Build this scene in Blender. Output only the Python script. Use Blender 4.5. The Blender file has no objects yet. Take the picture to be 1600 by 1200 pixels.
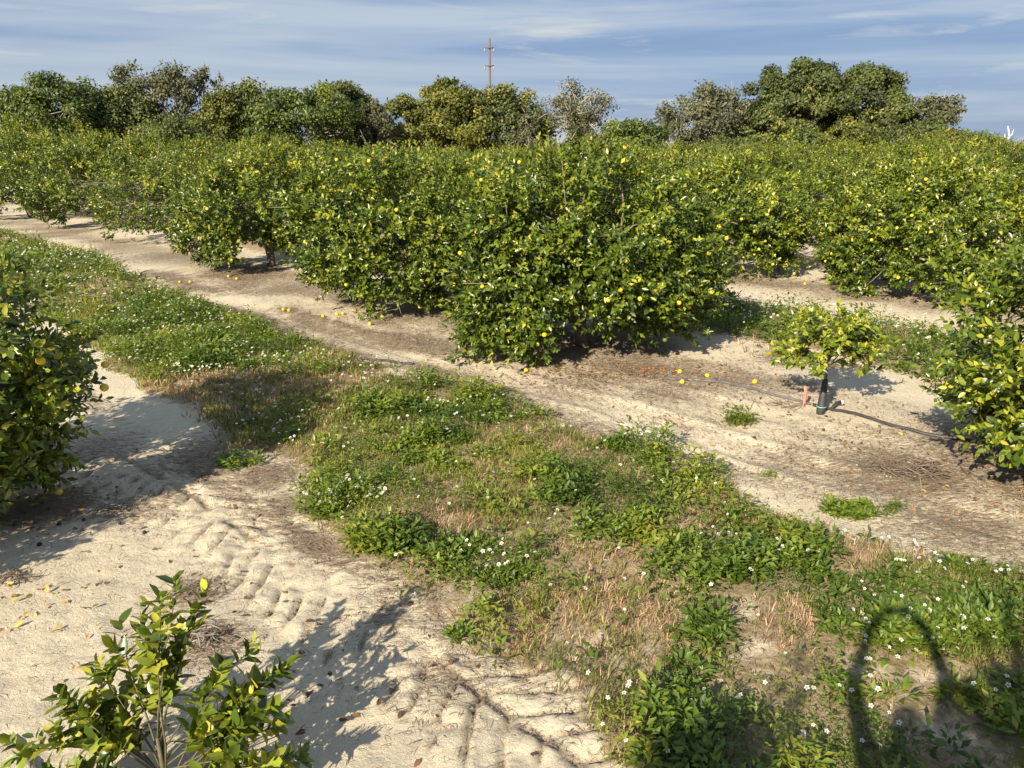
import bpy, math
import numpy as np
from mathutils import Vector, Matrix

rng = np.random.default_rng(11)
scene = bpy.context.scene
COL = scene.collection
R = math.radians

# ------------------------------------------------------------------ camera, sky, sun, exposure
CAM_H = 3.3
PITCH = 17.68
FPX = 1186.0                                   # focal length in photo pixels (1600 wide)
cam_d = bpy.data.cameras.new("camera")
cam_d.sensor_width = 36.0
cam_d.lens = FPX / 1600 * 36
cam_d.clip_start = 0.05
cam_d.clip_end = 6000
cam = bpy.data.objects.new("camera", cam_d)
cam.location = (0, 0, CAM_H)
cam.rotation_euler = (R(90 - PITCH), 0, 0)
COL.objects.link(cam)
scene.camera = cam

SUN_AZ, SUN_EL = 31.0, 30.0                    # shadows fall 31 degrees right of straight ahead
world = bpy.data.worlds.new("World")
scene.world = world
world.use_nodes = True
wn, wl = world.node_tree.nodes, world.node_tree.links
wn.clear()
def wnode(t, **kw):
    n = wn.new(t)
    for k, v in kw.items():
        setattr(n, k, v)
    return n
sky = wnode("ShaderNodeTexSky", sky_type='NISHITA', sun_disc=False)
sky.sun_elevation = R(SUN_EL)
sky.sun_rotation = R(180 + SUN_AZ)
sky.air_density, sky.dust_density, sky.ozone_density = 1.0, 0.6, 2.0
tc = wnode("ShaderNodeTexCoord")
def cloud_noise(scale, loc, sc, detail, rough, dist):
    mp = wnode("ShaderNodeMapping")
    mp.inputs['Scale'].default_value = sc
    mp.inputs['Location'].default_value = loc
    mp.inputs['Rotation'].default_value = (R(1.0), R(-1.5), 0)
    nz = wnode("ShaderNodeTexNoise")
    nz.inputs['Scale'].default_value = scale
    nz.inputs['Detail'].default_value = detail
    nz.inputs['Roughness'].default_value = rough
    nz.inputs['Distortion'].default_value = dist
    wl.new(tc.outputs['Generated'], mp.inputs['Vector'])
    wl.new(mp.outputs['Vector'], nz.inputs['Vector'])
    return nz.outputs['Fac']
def ramp_w(src, stops):
    r = wnode("ShaderNodeValToRGB")
    e = r.color_ramp.elements
    while len(e) < len(stops):
        e.new(0.5)
    for el, (p, c) in zip(e, stops):
        el.position = p
        el.color = (*c, 1)
    wl.new(src, r.inputs['Fac'])
    return r.outputs['Color']
def mix_w(fac, a, b):
    m = wnode("ShaderNodeMix", data_type='RGBA')
    if isinstance(fac, float):
        m.inputs[0].default_value = fac
    else:
        wl.new(fac, m.inputs[0])
    wl.new(a, m.inputs[6])
    wl.new(b, m.inputs[7])
    return m.outputs[2]
big = cloud_noise(2.3, (3.1, 1.7, 0.4), (.62, .62, 9.5), 5, 0.55, 0.45)
fine = cloud_noise(2.8, (0.9, 7.1, 2.2), (1, 1, 8), 6, 0.58, 0.5)
cloud_col = ramp_w(big, [(0.32, (1.65, 2.45, 4.2)), (0.44, (2.15, 3.0, 4.6)), (0.54, (2.95, 3.65, 4.9)), (0.68, (3.9, 4.5, 5.3))])
bright = ramp_w(fine, [(0.57, (0, 0, 0)), (0.72, (1, 1, 1))])
white = wnode("ShaderNodeRGB")
white.outputs[0].default_value = (5.6, 5.6, 5.4, 1)
clouds = mix_w(bright, cloud_col, white.outputs[0])
skymix = mix_w(0.88, sky.outputs['Color'], clouds)
bg = wnode("ShaderNodeBackground")
bg.inputs['Strength'].default_value = 0.066
wl.new(skymix, bg.inputs['Color'])
wo = wnode("ShaderNodeOutputWorld")
wl.new(bg.outputs[0], wo.inputs['Surface'])

sun_d = bpy.data.lights.new("sun", 'SUN')
sun_d.energy = 5.0
sun_d.angle = R(0.55)
sun_d.color = (1.0, 0.885, 0.70)
sun = bpy.data.objects.new("sun", sun_d)
SUN_DIR = Vector((math.sin(R(SUN_AZ)) * math.cos(R(SUN_EL)), math.cos(R(SUN_AZ)) * math.cos(R(SUN_EL)), -math.sin(R(SUN_EL))))
sun.rotation_euler = SUN_DIR.to_track_quat('-Z', 'Y').to_euler()
sun.location = (-20, -30, 25)
COL.objects.link(sun)

vs = scene.view_settings
vs.view_transform = 'Standard'
vs.look = 'None'
vs.gamma = 1.0
vs.use_curve_mapping = False
vs.exposure = 0.95
scene.cycles.max_bounces = 6
scene.cycles.diffuse_bounces = 2
scene.cycles.transparent_max_bounces = 4

# ------------------------------------------------------------------ geometry helpers
def at(x, y, h=0.0):
    """ground point (metres) seen at photo pixel x, y"""
    c, s = math.cos(R(PITCH)), math.sin(R(PITCH))
    a, b = x - 800, 600 - y
    v, w = b * c - FPX * s, FPX * c + b * s
    t = (h - CAM_H) / v
    return a * t, w * t
def at_depth(x, y, Y):
    """lateral position and height of a point at forward distance Y"""
    c, s = math.cos(R(PITCH)), math.sin(R(PITCH))
    b = 600 - y
    v, w = b * c - FPX * s, FPX * c + b * s
    return (x - 800) / w * Y, CAM_H + v / w * Y
def project(P):
    c, s = math.cos(R(PITCH)), math.sin(R(PITCH))
    z = P[:, 2] - CAM_H
    cz = P[:, 1] * c - z * s
    cy = z * c + P[:, 1] * s
    czs = np.maximum(cz, 1e-3)
    return 800 + FPX * P[:, 0] / czs, 600 - FPX * cy / czs, cz
UX, UY = -0.72 / math.hypot(.72, .69), 0.69 / math.hypot(.72, .69)    # along the tree rows
VX, VY = UY, -UX                                                       # across the rows
def uv_of(x, y):
    return x * UX + y * UY, x * VX + y * VY
def xy_of(u, v):
    return u * UX + v * VX, u * UY + v * VY

_lat = {}
def vnoise(x, y, seed=0):
    if seed not in _lat:
        _lat[seed] = np.random.default_rng(900 + seed).random((256, 256))
    L = _lat[seed]
    xi, yi = np.floor(x).astype(int), np.floor(y).astype(int)
    fx, fy = x - xi, y - yi
    fx, fy = fx * fx * (3 - 2 * fx), fy * fy * (3 - 2 * fy)
    a, b = L[xi % 256, yi % 256], L[(xi + 1) % 256, yi % 256]
    c, d = L[xi % 256, (yi + 1) % 256], L[(xi + 1) % 256, (yi + 1) % 256]
    return (a * (1 - fx) + b * fx) * (1 - fy) + (c * (1 - fx) + d * fx) * fy
def fbm(x, y, seed=0, octv=4):
    t, a, s = 0, 1.0, 0
    for k in range(octv):
        t = t + a * vnoise(x * 2 ** k, y * 2 ** k, seed + k)
        s += a
        a *= 0.5
    return t / s
def smooth(a, b, x):
    t = np.clip((x - a) / (b - a), 0, 1)
    return t * t * (3 - 2 * t)

def make_mesh(name, V, F, mats, midx=None, attrs=None, smooth_shade=False):
    me = bpy.data.meshes.new(name)
    V = np.asarray(V, np.float32)
    F = np.asarray(F, np.int32)
    n, k = F.shape
    me.vertices.add(len(V))
    me.vertices.foreach_set("co", V.ravel())
    me.loops.add(n * k)
    me.loops.foreach_set("vertex_index", F.ravel())
    me.polygons.add(n)
    me.polygons.foreach_set("loop_start", np.arange(0, n * k, k, dtype=np.int32))
    if smooth_shade:
        me.polygons.foreach_set("use_smooth", np.ones(n, bool))
    for m in (mats if isinstance(mats, (list, tuple)) else [mats]):
        me.materials.append(m)
    if midx is not None:
        me.polygons.foreach_set("material_index", np.asarray(midx, np.int32))
    for a, val in (attrs or {}).items():
        at_ = me.attributes.new(a, 'FLOAT', 'POINT')
        at_.data.foreach_set("value", np.asarray(val, np.float32))
    me.update(calc_edges=True)
    me.validate(clean_customdata=False)
    return me
def add(name, data, parent=None, loc=None, kind=None, label=None, cat=None, group=None):
    o = bpy.data.objects.new(name, data)
    COL.objects.link(o)
    if parent is not None:
        o.parent = parent
    if loc is not None:
        o.location = loc
    if kind: o['kind'] = kind
    if label: o['label'] = label
    if cat: o['category'] = cat
    if group: o['group'] = group
    return o
def thing(name, label, cat, loc=(0, 0, 0), rotz=0.0, group=None, scale=1.0):
    o = add(name, None, None, loc, None, label, cat, group)
    o.rotation_euler = (0, 0, rotz)
    o.scale = (scale,) * 3
    o.empty_display_size = 0.2
    return o
def copy_thing(src, label, loc, rotz, scale, group):
    r = src.copy()
    COL.objects.link(r)
    r.location, r.rotation_euler, r.scale = loc, (0, 0, rotz), scale
    r['label'] = label
    if group: r['group'] = group
    for ch in src.children:
        c = ch.copy()
        COL.objects.link(c)
        c.parent = r
    return r

def norm(a):
    return a / np.maximum(np.linalg.norm(a, axis=-1, keepdims=True), 1e-9)
def cat_geo(parts):
    Vs, Fs, n = [], [], 0
    for V, F in parts:
        Vs.append(V)
        Fs.append(F + n)
        n += len(V)
    return np.concatenate(Vs), np.concatenate(Fs)
def tube(pts, rad, sides=6, cap=True):
    """tapered tube of quads along a polyline"""
    pts = np.asarray(pts, float)
    rad = np.broadcast_to(np.asarray(rad, float), (len(pts),))
    T = np.gradient(pts, axis=0)
    T = norm(T)
    ref = np.array([0.31, 0.93, 0.2]) if abs(T[:, 2]).mean() > 0.6 else np.array([0.05, 0.1, 1.0])
    A = norm(np.cross(T, ref))
    B = np.cross(T, A)
    ang = np.linspace(0, 2 * np.pi, sides, endpoint=False)
    V = pts[:, None] + rad[:, None, None] * (np.cos(ang)[None, :, None] * A[:, None] + np.sin(ang)[None, :, None] * B[:, None])
    n = len(pts)
    idx = np.arange(n * sides).reshape(n, sides)
    F = np.stack([idx[:-1], np.roll(idx, -1, 1)[:-1], np.roll(idx, -1, 1)[1:], idx[1:]], -1).reshape(-1, 4)
    V = V.reshape(-1, 3)
    if cap:
        V = np.vstack([V, pts[:1], pts[-1:]])
        i0, i1 = n * sides, n * sides + 1
        c0 = [[i0, idx[0, (k + 1) % sides], idx[0, k], idx[0, k]] for k in range(sides)]
        # caps as quads over pairs of rim edges
        c0 = [[i0, idx[0, (k + 2) % sides], idx[0, (k + 1) % sides], idx[0, k]] for k in range(0, sides, 2)]
        c1 = [[i1, idx[-1, k], idx[-1, (k + 1) % sides], idx[-1, (k + 2) % sides]] for k in range(0, sides, 2)]
        F = np.vstack([F, c0, c1])
    return V, F
def bend_path(p0, p1, n, wob, r, sag=0.0):
    t = np.linspace(0, 1, n)[:, None]
    P = p0 + (p1 - p0) * t
    off = r.normal(0, wob, (n, 3))
    off[0] = 0
    off = np.cumsum(off, 0) * 0.6
    off -= off[-1] * t
    P = P + off
    P[:, 2] += sag * np.sin(t[:, 0] * np.pi)
    return P

def leaf_geo(P, A, N, L, W, fine=False):
    """many folded leaves: base P, axis A, upper normal N"""
    A = norm(A)
    S = norm(np.cross(A, N))
    N = np.cross(S, A)
    L, W = L[:, None], W[:, None]
    n = len(P)
    if not fine:
        V = np.stack([P, P + A * L * .45 + S * W * .5 + N * W * .16, P + A * L - N * L * .10, P + A * L * .45 - S * W * .5 + N * W * .16], 1)
        f = np.array([[0, 1, 2], [0, 2, 3]])
        k = 4
    else:
        V = np.stack([P,
                      P + A * L * .28 + S * W * .42 + N * W * .12, P + A * L * .64 + S * W * .40 + N * W * .10 - N * L * .03,
                      P + A * L - N * L * .13,
                      P + A * L * .64 - S * W * .40 + N * W * .10 - N * L * .03, P + A * L * .28 - S * W * .42 + N * W * .12,
                      P + A * L * .48 - N * W * .05], 1)
        f = np.array([[0, 1, 6], [1, 2, 6], [2, 3, 6], [3, 4, 6], [4, 5, 6], [5, 0, 6]])
        k = 7
    F = (f[None] + (np.arange(n) * k)[:, None, None]).reshape(-1, 3)
    return V.reshape(-1, 3), F, k

# ------------------------------------------------------------------ materials
def mat(name):
    m = bpy.data.materials.new(name)
    m.use_nodes = True
    n, l = m.node_tree.nodes, m.node_tree.links
    return m, n, l, n["Principled BSDF"], n["Material Output"]
def ramp(n, l, src, stops):
    r = n.new("ShaderNodeValToRGB")
    e = r.color_ramp.elements
    while len(e) < len(stops):
        e.new(0.5)
    for el, (p, c) in zip(e, stops):
        el.position = p
        el.color = (*c, 1) if len(c) == 3 else c
    if src is not None:
        l.new(src, r.inputs['Fac'])
    return r.outputs['Color']
def attr(n, name):
    a = n.new("ShaderNodeAttribute")
    a.attribute_name = name
    return a.outputs['Fac']
def noise(n, l, scale, detail=4, vec=None, rough=0.55, dist=0.0):
    t = n.new("ShaderNodeTexNoise")
    t.inputs['Scale'].default_value = scale
    t.inputs['Detail'].default_value = detail
    t.inputs['Roughness'].default_value = rough
    t.inputs['Distortion'].default_value = dist
    if vec is None:
        c = n.new("ShaderNodeTexCoord")
        vec = c.outputs['Object']
    l.new(vec, t.inputs['Vector'])
    return t.outputs['Fac']
def mixc(n, l, fac, a, b, mode='MIX'):
    m = n.new("ShaderNodeMix")
    m.data_type = 'RGBA'
    m.blend_type = mode
    for s, v in ((0, fac), (6, a), (7, b)):
        if isinstance(v, (int, float)):
            m.inputs[s].default_value = v
        elif isinstance(v, tuple):
            m.inputs[s].default_value = (*v, 1)
        else:
            l.new(v, m.inputs[s])
    return m.outputs[2]
def math_n(n, l, op, a, b=0.0, clamp=False):
    m = n.new("ShaderNodeMath")
    m.operation = op
    m.use_clamp = clamp
    for s, v in ((0, a), (1, b)):
        if isinstance(v, (int, float)):
            m.inputs[s].default_value = v
        else:
            l.new(v, m.inputs[s])
    return m.outputs[0]

def leaf_mat(name, stops, trans=0.25, rough=0.38, under=1.35, spec=0.5, per_object=False):
    m, n, l, b, out = mat(name)
    if per_object:
        oi = n.new("ShaderNodeObjectInfo")
        src = oi.outputs['Random']
    else:
        src = attr(n, "tint")
    c = ramp(n, l, src, stops)
    g = n.new("ShaderNodeNewGeometry")
    pale = mixc(n, l, 1.0, c, (under, under * .97, under * 1.05), 'MULTIPLY')
    c2 = mixc(n, l, g.outputs['Backfacing'], c, pale)
    l.new(c2, b.inputs['Base Color'])
    b.inputs['Roughness'].default_value = rough
    b.inputs['Specular IOR Level'].default_value = spec
    tr = n.new("ShaderNodeBsdfTranslucent")
    tcol = mixc(n, l, 1.0, c, (1.9, 1.8, 0.7), 'MULTIPLY')
    l.new(tcol, tr.inputs['Color'])
    ms = n.new("ShaderNodeMixShader")
    ms.inputs[0].default_value = trans
    l.new(b.outputs[0], ms.inputs[1])
    l.new(tr.outputs[0], ms.inputs[2])
    l.new(ms.outputs[0], out.inputs['Surface'])
    return m
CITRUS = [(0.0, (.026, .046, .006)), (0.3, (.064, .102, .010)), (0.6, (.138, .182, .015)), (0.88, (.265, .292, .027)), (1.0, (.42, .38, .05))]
M_citrus = leaf_mat("citrus_leaf", CITRUS, .09, .34)
M_citrus_o = leaf_mat("citrus_leaf_single", CITRUS, .14, .34, per_object=True)
M_oak = leaf_mat("oak_leaf", [(0, (.034, .046, .012)), (.5, (.088, .114, .024)), (.8, (.15, .170, .036)), (1, (.26, .24, .05))], .2, .55)
M_grey = leaf_mat("lichen_leaf", [(0, (.050, .058, .022)), (.5, (.105, .112, .048)), (.85, (.165, .165, .085)), (1, (.23, .22, .13))], .2, .7)
M_lush = leaf_mat("lush_leaf", [(0, (.032, .052, .011)), (.5, (.092, .130, .019)), (.85, (.155, .19, .026)), (1, (.25, .26, .035))], .22, .5)
M_gold = leaf_mat("gold_leaf", [(0, (.07, .08, .014)), (.5, (.135, .152, .025)), (.85, (.215, .215, .035)), (1, (.33, .28, .05))], .25, .55)
M_weed = leaf_mat("weed_leaf", [(0, (.042, .078, .010)), (.4, (.092, .150, .015)), (.7, (.17, .225, .022)), (1, (.30, .28, .04))], .28, .5)
M_grass = leaf_mat("grass_blade", [(0, (.07, .095, .015)), (.5, (.14, .16, .025)), (.8, (.24, .225, .045)), (1, (.36, .29, .10))], .28, .55)
M_dry = leaf_mat("dry_blade", [(0, (.18, .11, .06)), (.5, (.35, .225, .125)), (.8, (.48, .34, .20)), (1, (.58, .47, .30))], .2, .8)
M_litter = leaf_mat("litter_straw", [(0, (.09, .06, .04)), (.4, (.20, .14, .09)), (.75, (.34, .255, .175)), (1, (.50, .42, .32))], .05, .9)
M_deadleaf = leaf_mat("dead_leaf", [(0, (.10, .045, .018)), (.5, (.24, .115, .04)), (.8, (.40, .22, .07)), (1, (.5, .38, .08))], .12, .7)
M_petal = leaf_mat("petal_white", [(0, (.62, .62, .58)), (1, (.86, .86, .82))], .25, .6, 1.0)

def plain(name, col, rough=0.6, var=None, scale=20, bump=0.0, spec=0.5, det=5):
    m, n, l, b, out = mat(name)
    f = noise(n, l, scale, det)
    c2 = var or tuple(x * .6 for x in col)
    l.new(ramp(n, l, f, [(0.3, c2), (0.7, col)]), b.inputs['Base Color'])
    b.inputs['Roughness'].default_value = rough
    b.inputs['Specular IOR Level'].default_value = spec
    if bump:
        bp = n.new("ShaderNodeBump")
        bp.inputs['Strength'].default_value = bump
        bp.inputs['Distance'].default_value = 0.02
        l.new(f, bp.inputs['Height'])
        l.new(bp.outputs[0], b.inputs['Normal'])
    return m
M_bark = plain("citrus_bark", (.23, .19, .14), .85, (.10, .08, .06), 14, .5)
M_stem = plain("young_stem", (.12, .115, .055), .7, (.07, .055, .035), 25)
M_twig = plain("dead_twig", (.40, .36, .31), .9, (.20, .17, .14), 10)
M_twig_dark = plain("brown_twig", (.20, .14, .09), .9, (.10, .07, .05), 10)
M_oakbark = plain("oak_bark", (.30, .27, .22), .9, (.14, .12, .10), 1.5, .4)
M_palebark = plain("pale_bark", (.36, .33, .27), .9, (.30, .27, .22), 1.2, .3)
M_snag = plain("bleached_wood", (.80, .78, .74), .8, (.6, .58, .54), 2)
M_orange = plain("orange_peel", (.72, .40, .015), .42, (.70, .48, .025), 6, .12)
M_yellow = plain("yellow_peel", (.66, .49, .03), .42, (.62, .52, .05), 6, .12)
M_green = plain("green_peel", (.10, .17, .02), .42, (.07, .12, .015), 6, .12)
M_rot = plain("rotting_peel", (.26, .12, .04), .7, (.14, .07, .03), 8, .2)
M_hose = plain("black_hose", (.016, .016, .018), .55, (.05, .05, .055), 5)
M_hosegrey = plain("grey_sheen_hose", (.16, .155, .15), .45, (.07, .07, .07), 6)  # grey of the corner hose, and sun shine painted onto the black one
M_white = plain("white_plastic", (.8, .8, .78), .4, (.7, .7, .68), 20)
M_tie = plain("teal_tie", (.20, .52, .50), .5, (.15, .42, .42), 30)
M_flag = plain("coral_tape", (.85, .26, .20), .55, (.74, .20, .15), 10)
M_wire = plain("steel_wire", (.45, .44, .42), .4, (.3, .3, .3), 10)
M_pole = plain("rusty_pole", (.17, .105, .085), .85, (.11, .075, .065), .6)
M_steel = plain("grey_insulator", (.34, .33, .33), .5, (.25, .25, .25), 5)
M_fruitlet = plain("dried_fruit", (.03, .022, .016), .8, (.015, .012, .01), 30)
M_core = plain("flower_core", (.60, .42, .03), .7, (.5, .3, .02), 30)

# sand ground: sand, packed soil and litter by masks that follow the rows, grain by noise
def ground_mat():
    m, n, l, b, out = mat("sandy_ground")
    co = n.new("ShaderNodeTexCoord").outputs['Object']
    big_ = noise(n, l, 0.9, 5, co)
    mid_ = noise(n, l, 9, 6, co, .6)
    fine_ = noise(n, l, 130, 4, co, .8)
    sand = ramp(n, l, mid_, [(.28, (.46, .395, .285)), (.5, (.59, .52, .385)), (.75, (.69, .625, .48))])
    sand = mixc(n, l, math_n(n, l, 'MULTIPLY', big_, .55), sand, (.64, .545, .385))
    sand = mixc(n, l, .5, sand, ramp(n, l, fine_, [(.32, (.24, .19, .13)), (.5, (.62, .54, .395)), (.75, (.80, .725, .58))]))
    crumb = ramp(n, l, noise(n, l, 48, 5, co, .75), [(.60, (0, 0, 0)), (.68, (1, 1, 1))])
    sand = mixc(n, l, math_n(n, l, 'MULTIPLY', crumb, .55), sand, (.21, .155, .105))
    mp = n.new("ShaderNodeMapping")
    mp.inputs['Rotation'].default_value = (0, 0, R(-44))
    mp.inputs['Scale'].default_value = (1.6, 6.5, 1)
    l.new(co, mp.inputs['Vector'])
    streak = noise(n, l, 7, 8, mp.outputs['Vector'], .7, .6)
    lit_col = ramp(n, l, noise(n, l, 60, 4, co, .7), [(.3, (.10, .072, .050)), (.55, (.20, .15, .105)), (.75, (.34, .27, .195))])
    lm = attr(n, "litter")
    cover = math_n(n, l, 'ADD', streak, math_n(n, l, 'MULTIPLY', lm, .46))
    cover = ramp(n, l, cover, [(.66, (0, 0, 0)), (.82, (.92, .92, .92))])
    col = mixc(n, l, cover, sand, lit_col)
    gm = attr(n, "green")
    turf = ramp(n, l, noise(n, l, 22, 6, co, .7), [(.3, (.15, .12, .05)), (.5, (.30, .235, .135)), (.7, (.46, .37, .24))])
    gcov = math_n(n, l, 'ADD', noise(n, l, 6, 6, co, .65), math_n(n, l, 'MULTIPLY', gm, .55))
    gcov = ramp(n, l, gcov, [(.62, (0, 0, 0)), (.85, (1, 1, 1))])
    col = mixc(n, l, gcov, col, turf)
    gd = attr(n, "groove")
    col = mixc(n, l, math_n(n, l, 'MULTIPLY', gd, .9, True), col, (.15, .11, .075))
    l.new(col, b.inputs['Base Color'])
    b.inputs['Roughness'].default_value = .95
    b.inputs['Specular IOR Level'].default_value = .15
    bp = n.new("ShaderNodeBump")
    bp.inputs['Strength'].default_value = .85
    bp.inputs['Distance'].default_value = .02
    h = math_n(n, l, 'ADD', math_n(n, l, 'MULTIPLY', noise(n, l, 24, 8, co, .72), 1.3), math_n(n, l, 'MULTIPLY', fine_, .4))
    h = math_n(n, l, 'ADD', h, math_n(n, l, 'MULTIPLY', cover, .3))
    l.new(h, bp.inputs['Height'])
    l.new(bp.outputs[0], b.inputs['Normal'])
    return m
M_ground = ground_mat()

# ------------------------------------------------------------------ where things grow
ROW0, ROWA, ROWB = 0.93, 9.5, 17.9
ROWS = [-7.5, ROW0, ROWA, ROWB] + [17.9 + 8.3 * k for k in range(1, 14)]
VL = np.array([[-6, 2.5], [1.9, 2.75], [2.4, 3.06], [3.2, 3.12], [4.8, 3.16], [5.9, 3.3], [6.6, 3.75], [8.5, 3.7], [11.5, 3.75], [15, 4.2], [25, 4.0], [60, 4.0]])
VR = np.array([[-6, 7.0], [.7, 6.75], [1.6, 6.48], [2.85, 6.35], [3.4, 6.75], [4.8, 6.7], [5.8, 6.95], [8.5, 6.65], [11.2, 6.6], [16.3, 6.96], [26, 8.0], [35, 7.9], [60, 7.9]])
def blobs(px):
    return [(*at(a, b), r) for a, b, r in px]
P_green = blobs([(690, 635, .9), (610, 640, .7), (1000, 705, .42), (1080, 752, .5), (1120, 745, .3), (530, 785, .45), (600, 857, .36), (750, 890, .5), (990, 825, .7),
                 (900, 770, .5), (1180, 865, .7), (1250, 880, .45), (1120, 985, .3), (1450, 960, .6), (1400, 1020, .4), (1250, 1150, .5), (1060, 1140, .5),
                 (1540, 1110, .5), (230, 500, 2.2), (400, 530, 1.1), (330, 560, 1.0), (700, 700, .6), (120, 410, 3.5), (640, 720, .5), (560, 720, .5), (1350, 1000, .4), (1080, 900, .5), (1520, 960, .5)])
P_dry = blobs([(690, 820, .42), (640, 850, .3), (910, 700, .28), (1150, 800, .42), (1240, 812, .35), (980, 940, .42), (850, 960, .3), (1530, 950, .3), (1240, 975, .25),
               (300, 605, .8), (950, 900, .35), (420, 640, .8), (1370, 870, .4), (800, 690, .4), (560, 640, .6)])
P_bare = blobs([(900, 1000, .3), (1345, 1040, .25), (960, 1010, .3), (1180, 1020, .25), (1430, 1060, .22), (850, 1080, .35), (1160, 950, .2), (720, 930, .3), (1490, 1160, .3), (330, 640, .5)])
P_flower = blobs([(530, 790, .42), (280, 480, 2.0), (150, 420, 3.2), (70, 390, 3.0), (450, 600, 1.2), (480, 690, .6), (1180, 850, .5), (1250, 880, .35), (1480, 900, .6), (1570, 930, .5),
                  (1050, 1130, .4), (1150, 1130, .35), (1300, 1170, .4), (1380, 1000, .4), (760, 885, .25), (1000, 760, .5), (720, 650, .5), (590, 700, .6), (230, 540, 1.6), (350, 590, 1.0), (1560, 890, .4)])
def gsum(x, y, B):
    t = np.zeros_like(x)
    for bx, by, r in B:
        t = np.maximum(t, np.exp(-((x - bx) ** 2 + (y - by) ** 2) / (r * r)))
    return t
def band(x, y):
    """1 inside the weedy middle of an aisle, 0 on bare sand"""
    u, v = uv_of(x, y)
    wob = (fbm(x * 1.6, y * 1.6, 3, 4) - .5) * .9
    lo, hi = np.interp(u, VL[:, 0], VL[:, 1]), np.interp(u, VR[:, 0], VR[:, 1])
    main = smooth(-.12, .25, v - lo + wob * .6) * smooth(-.12, .3, hi - v + wob * .8)
    o = 0
    k = np.floor((v - ROWA) / 8.3)
    vv = v - ROWA - k * 8.3
    other = smooth(2.2, 3.0, vv + wob) * smooth(5.6, 4.7, vv + wob) * (v > ROWA)
    return np.maximum(main * (v < ROWA), other)
def green_w(x, y):
    g = fbm(x * 1.1, y * 1.1, 20, 4)
    return np.clip(smooth(.44, .66, g) * .5 + gsum(x, y, P_green) * 1.0 - gsum(x, y, P_bare) * 1.1 - gsum(x, y, P_dry) * .55, 0, 1)
def tread(u, v):
    """cleated tyre print left in the sand, returns height and groove mask"""
    w = (fbm(u * 1.3, v * 1.3, 40, 3) - .5) * .35
    c = v - 2.62 - .12 * np.sin(u * .35)
    on = smooth(.62, .42, np.abs(c)) * smooth(-3, 0, u) * (.55 + .45 * smooth(.3, .55, fbm(u * .5, v * .5, 44, 2)))
    ph = (u + w + .8 * np.abs(c)) / .25
    fr = ph - np.floor(ph)
    groove = np.exp(-((fr - .5) / .07) ** 2) * smooth(.25, .5, fbm(u * 5, v * 5, 45, 3))
    mid = np.exp(-((c + w * .2) / .035) ** 2)
    pillow = np.sqrt(np.clip(1 - ((np.abs(fr - .5) - .5) / .5) ** 2, 0, 1)) 
    br = smooth(.30, .55, fbm(u * 3.1, v * 3.1, 47, 3))
    gm = np.maximum(groove, mid * .7) * on * br
    h = on * (.020 * pillow * br - .048 * gm + .065 * (fbm(u * 8, v * 8, 49, 4) - .5))
    return h, gm
def rut(u, v, c0, half, seed):
    c = v - c0 - .15 * np.sin(u * .21 + seed)
    on = smooth(half + .12, half - .05, np.abs(c))
    lump = fbm(u * 4.5, v * 2.2, 60 + seed, 4)
    return on * (-.03 + .07 * (lump - .45)) + .02 * np.exp(-((np.abs(c) - half - .08) / .09) ** 2), on
def ground_h(x, y):
    x, y = np.asarray(x, float), np.asarray(y, float)
    u, v = uv_of(x, y)
    r = np.hypot(x, y)
    near = smooth(45, 20, r)
    h = (fbm(x * .45, y * .45, 1, 3) - .5) * .14 * near
    h = h + (fbm(x * 2.3, y * 2.3, 7, 4) - .5) * .055 * near
    n2 = smooth(16, 8, r)
    h = h + (fbm(x * 9, y * 9, 12, 3) - .5) * .022 * n2
    t, _ = tread(u, v)
    h = h + t
    r1, _ = rut(u, v, 7.45, .26, 0)
    r2, _ = rut(u, v, 8.6, .20, 1)
    h = h + (r1 + .6 * r2) * near
    h = h + band(x, y) * .03
    return h

def axis_coords(lo, fine_lo, fine_hi, hi, step, grow, near=12.0):
    def run(dist):
        a, st, out = 0.0, step, []
        while a < dist:
            st *= grow if a < near else 1.22
            a += st
            out.append(a)
        return np.array(out)
    return np.concatenate([fine_lo - run(fine_lo - lo)[::-1], np.arange(fine_lo, fine_hi + 1e-6, step), fine_hi + run(hi - fine_hi)])
gx = axis_coords(-2500, -3.2, 2.0, 2500, .026, 1.035)
gy = axis_coords(-400, 2.9, 7.4, 3500, .026, 1.03, 22.0)
GX, GY = np.meshgrid(gx, gy, indexing='ij')
gh = ground_h(GX, GY)
gu, gv = uv_of(GX, GY)
row_d = np.min(np.abs(gv[..., None] - np.array(ROWS)), -1)
tree_lit = (.55 + .6 * (fbm(GX * .9, GY * .9, 84, 3))) * smooth(1.9, .4, row_d + (fbm(GX * 1.2, GY * 1.2, 80, 3) - .5) * 1.6) * (gv > ROWA - 2.5)
lit = np.maximum(tree_lit * .72, 0)
lit = np.maximum(lit, .85 * smooth(7, 10, gu) * np.exp(-((gv - 8.0) / .9) ** 2) * smooth(.35, .6, fbm(gu * .5, gv * 1.9, 86, 4)))
lit = np.maximum(lit, .75 * np.exp(-((gv - 6.95 - .2 * np.sin(gu)) / .35) ** 2) * fbm(GX * .8, GY * .8, 81, 3) * 1.6)
lit = np.maximum(lit, .7 * np.exp(-((gv - 3.05) / .22) ** 2) * fbm(GX * 1.2, GY * 1.2, 82, 3) * 1.5)
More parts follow.
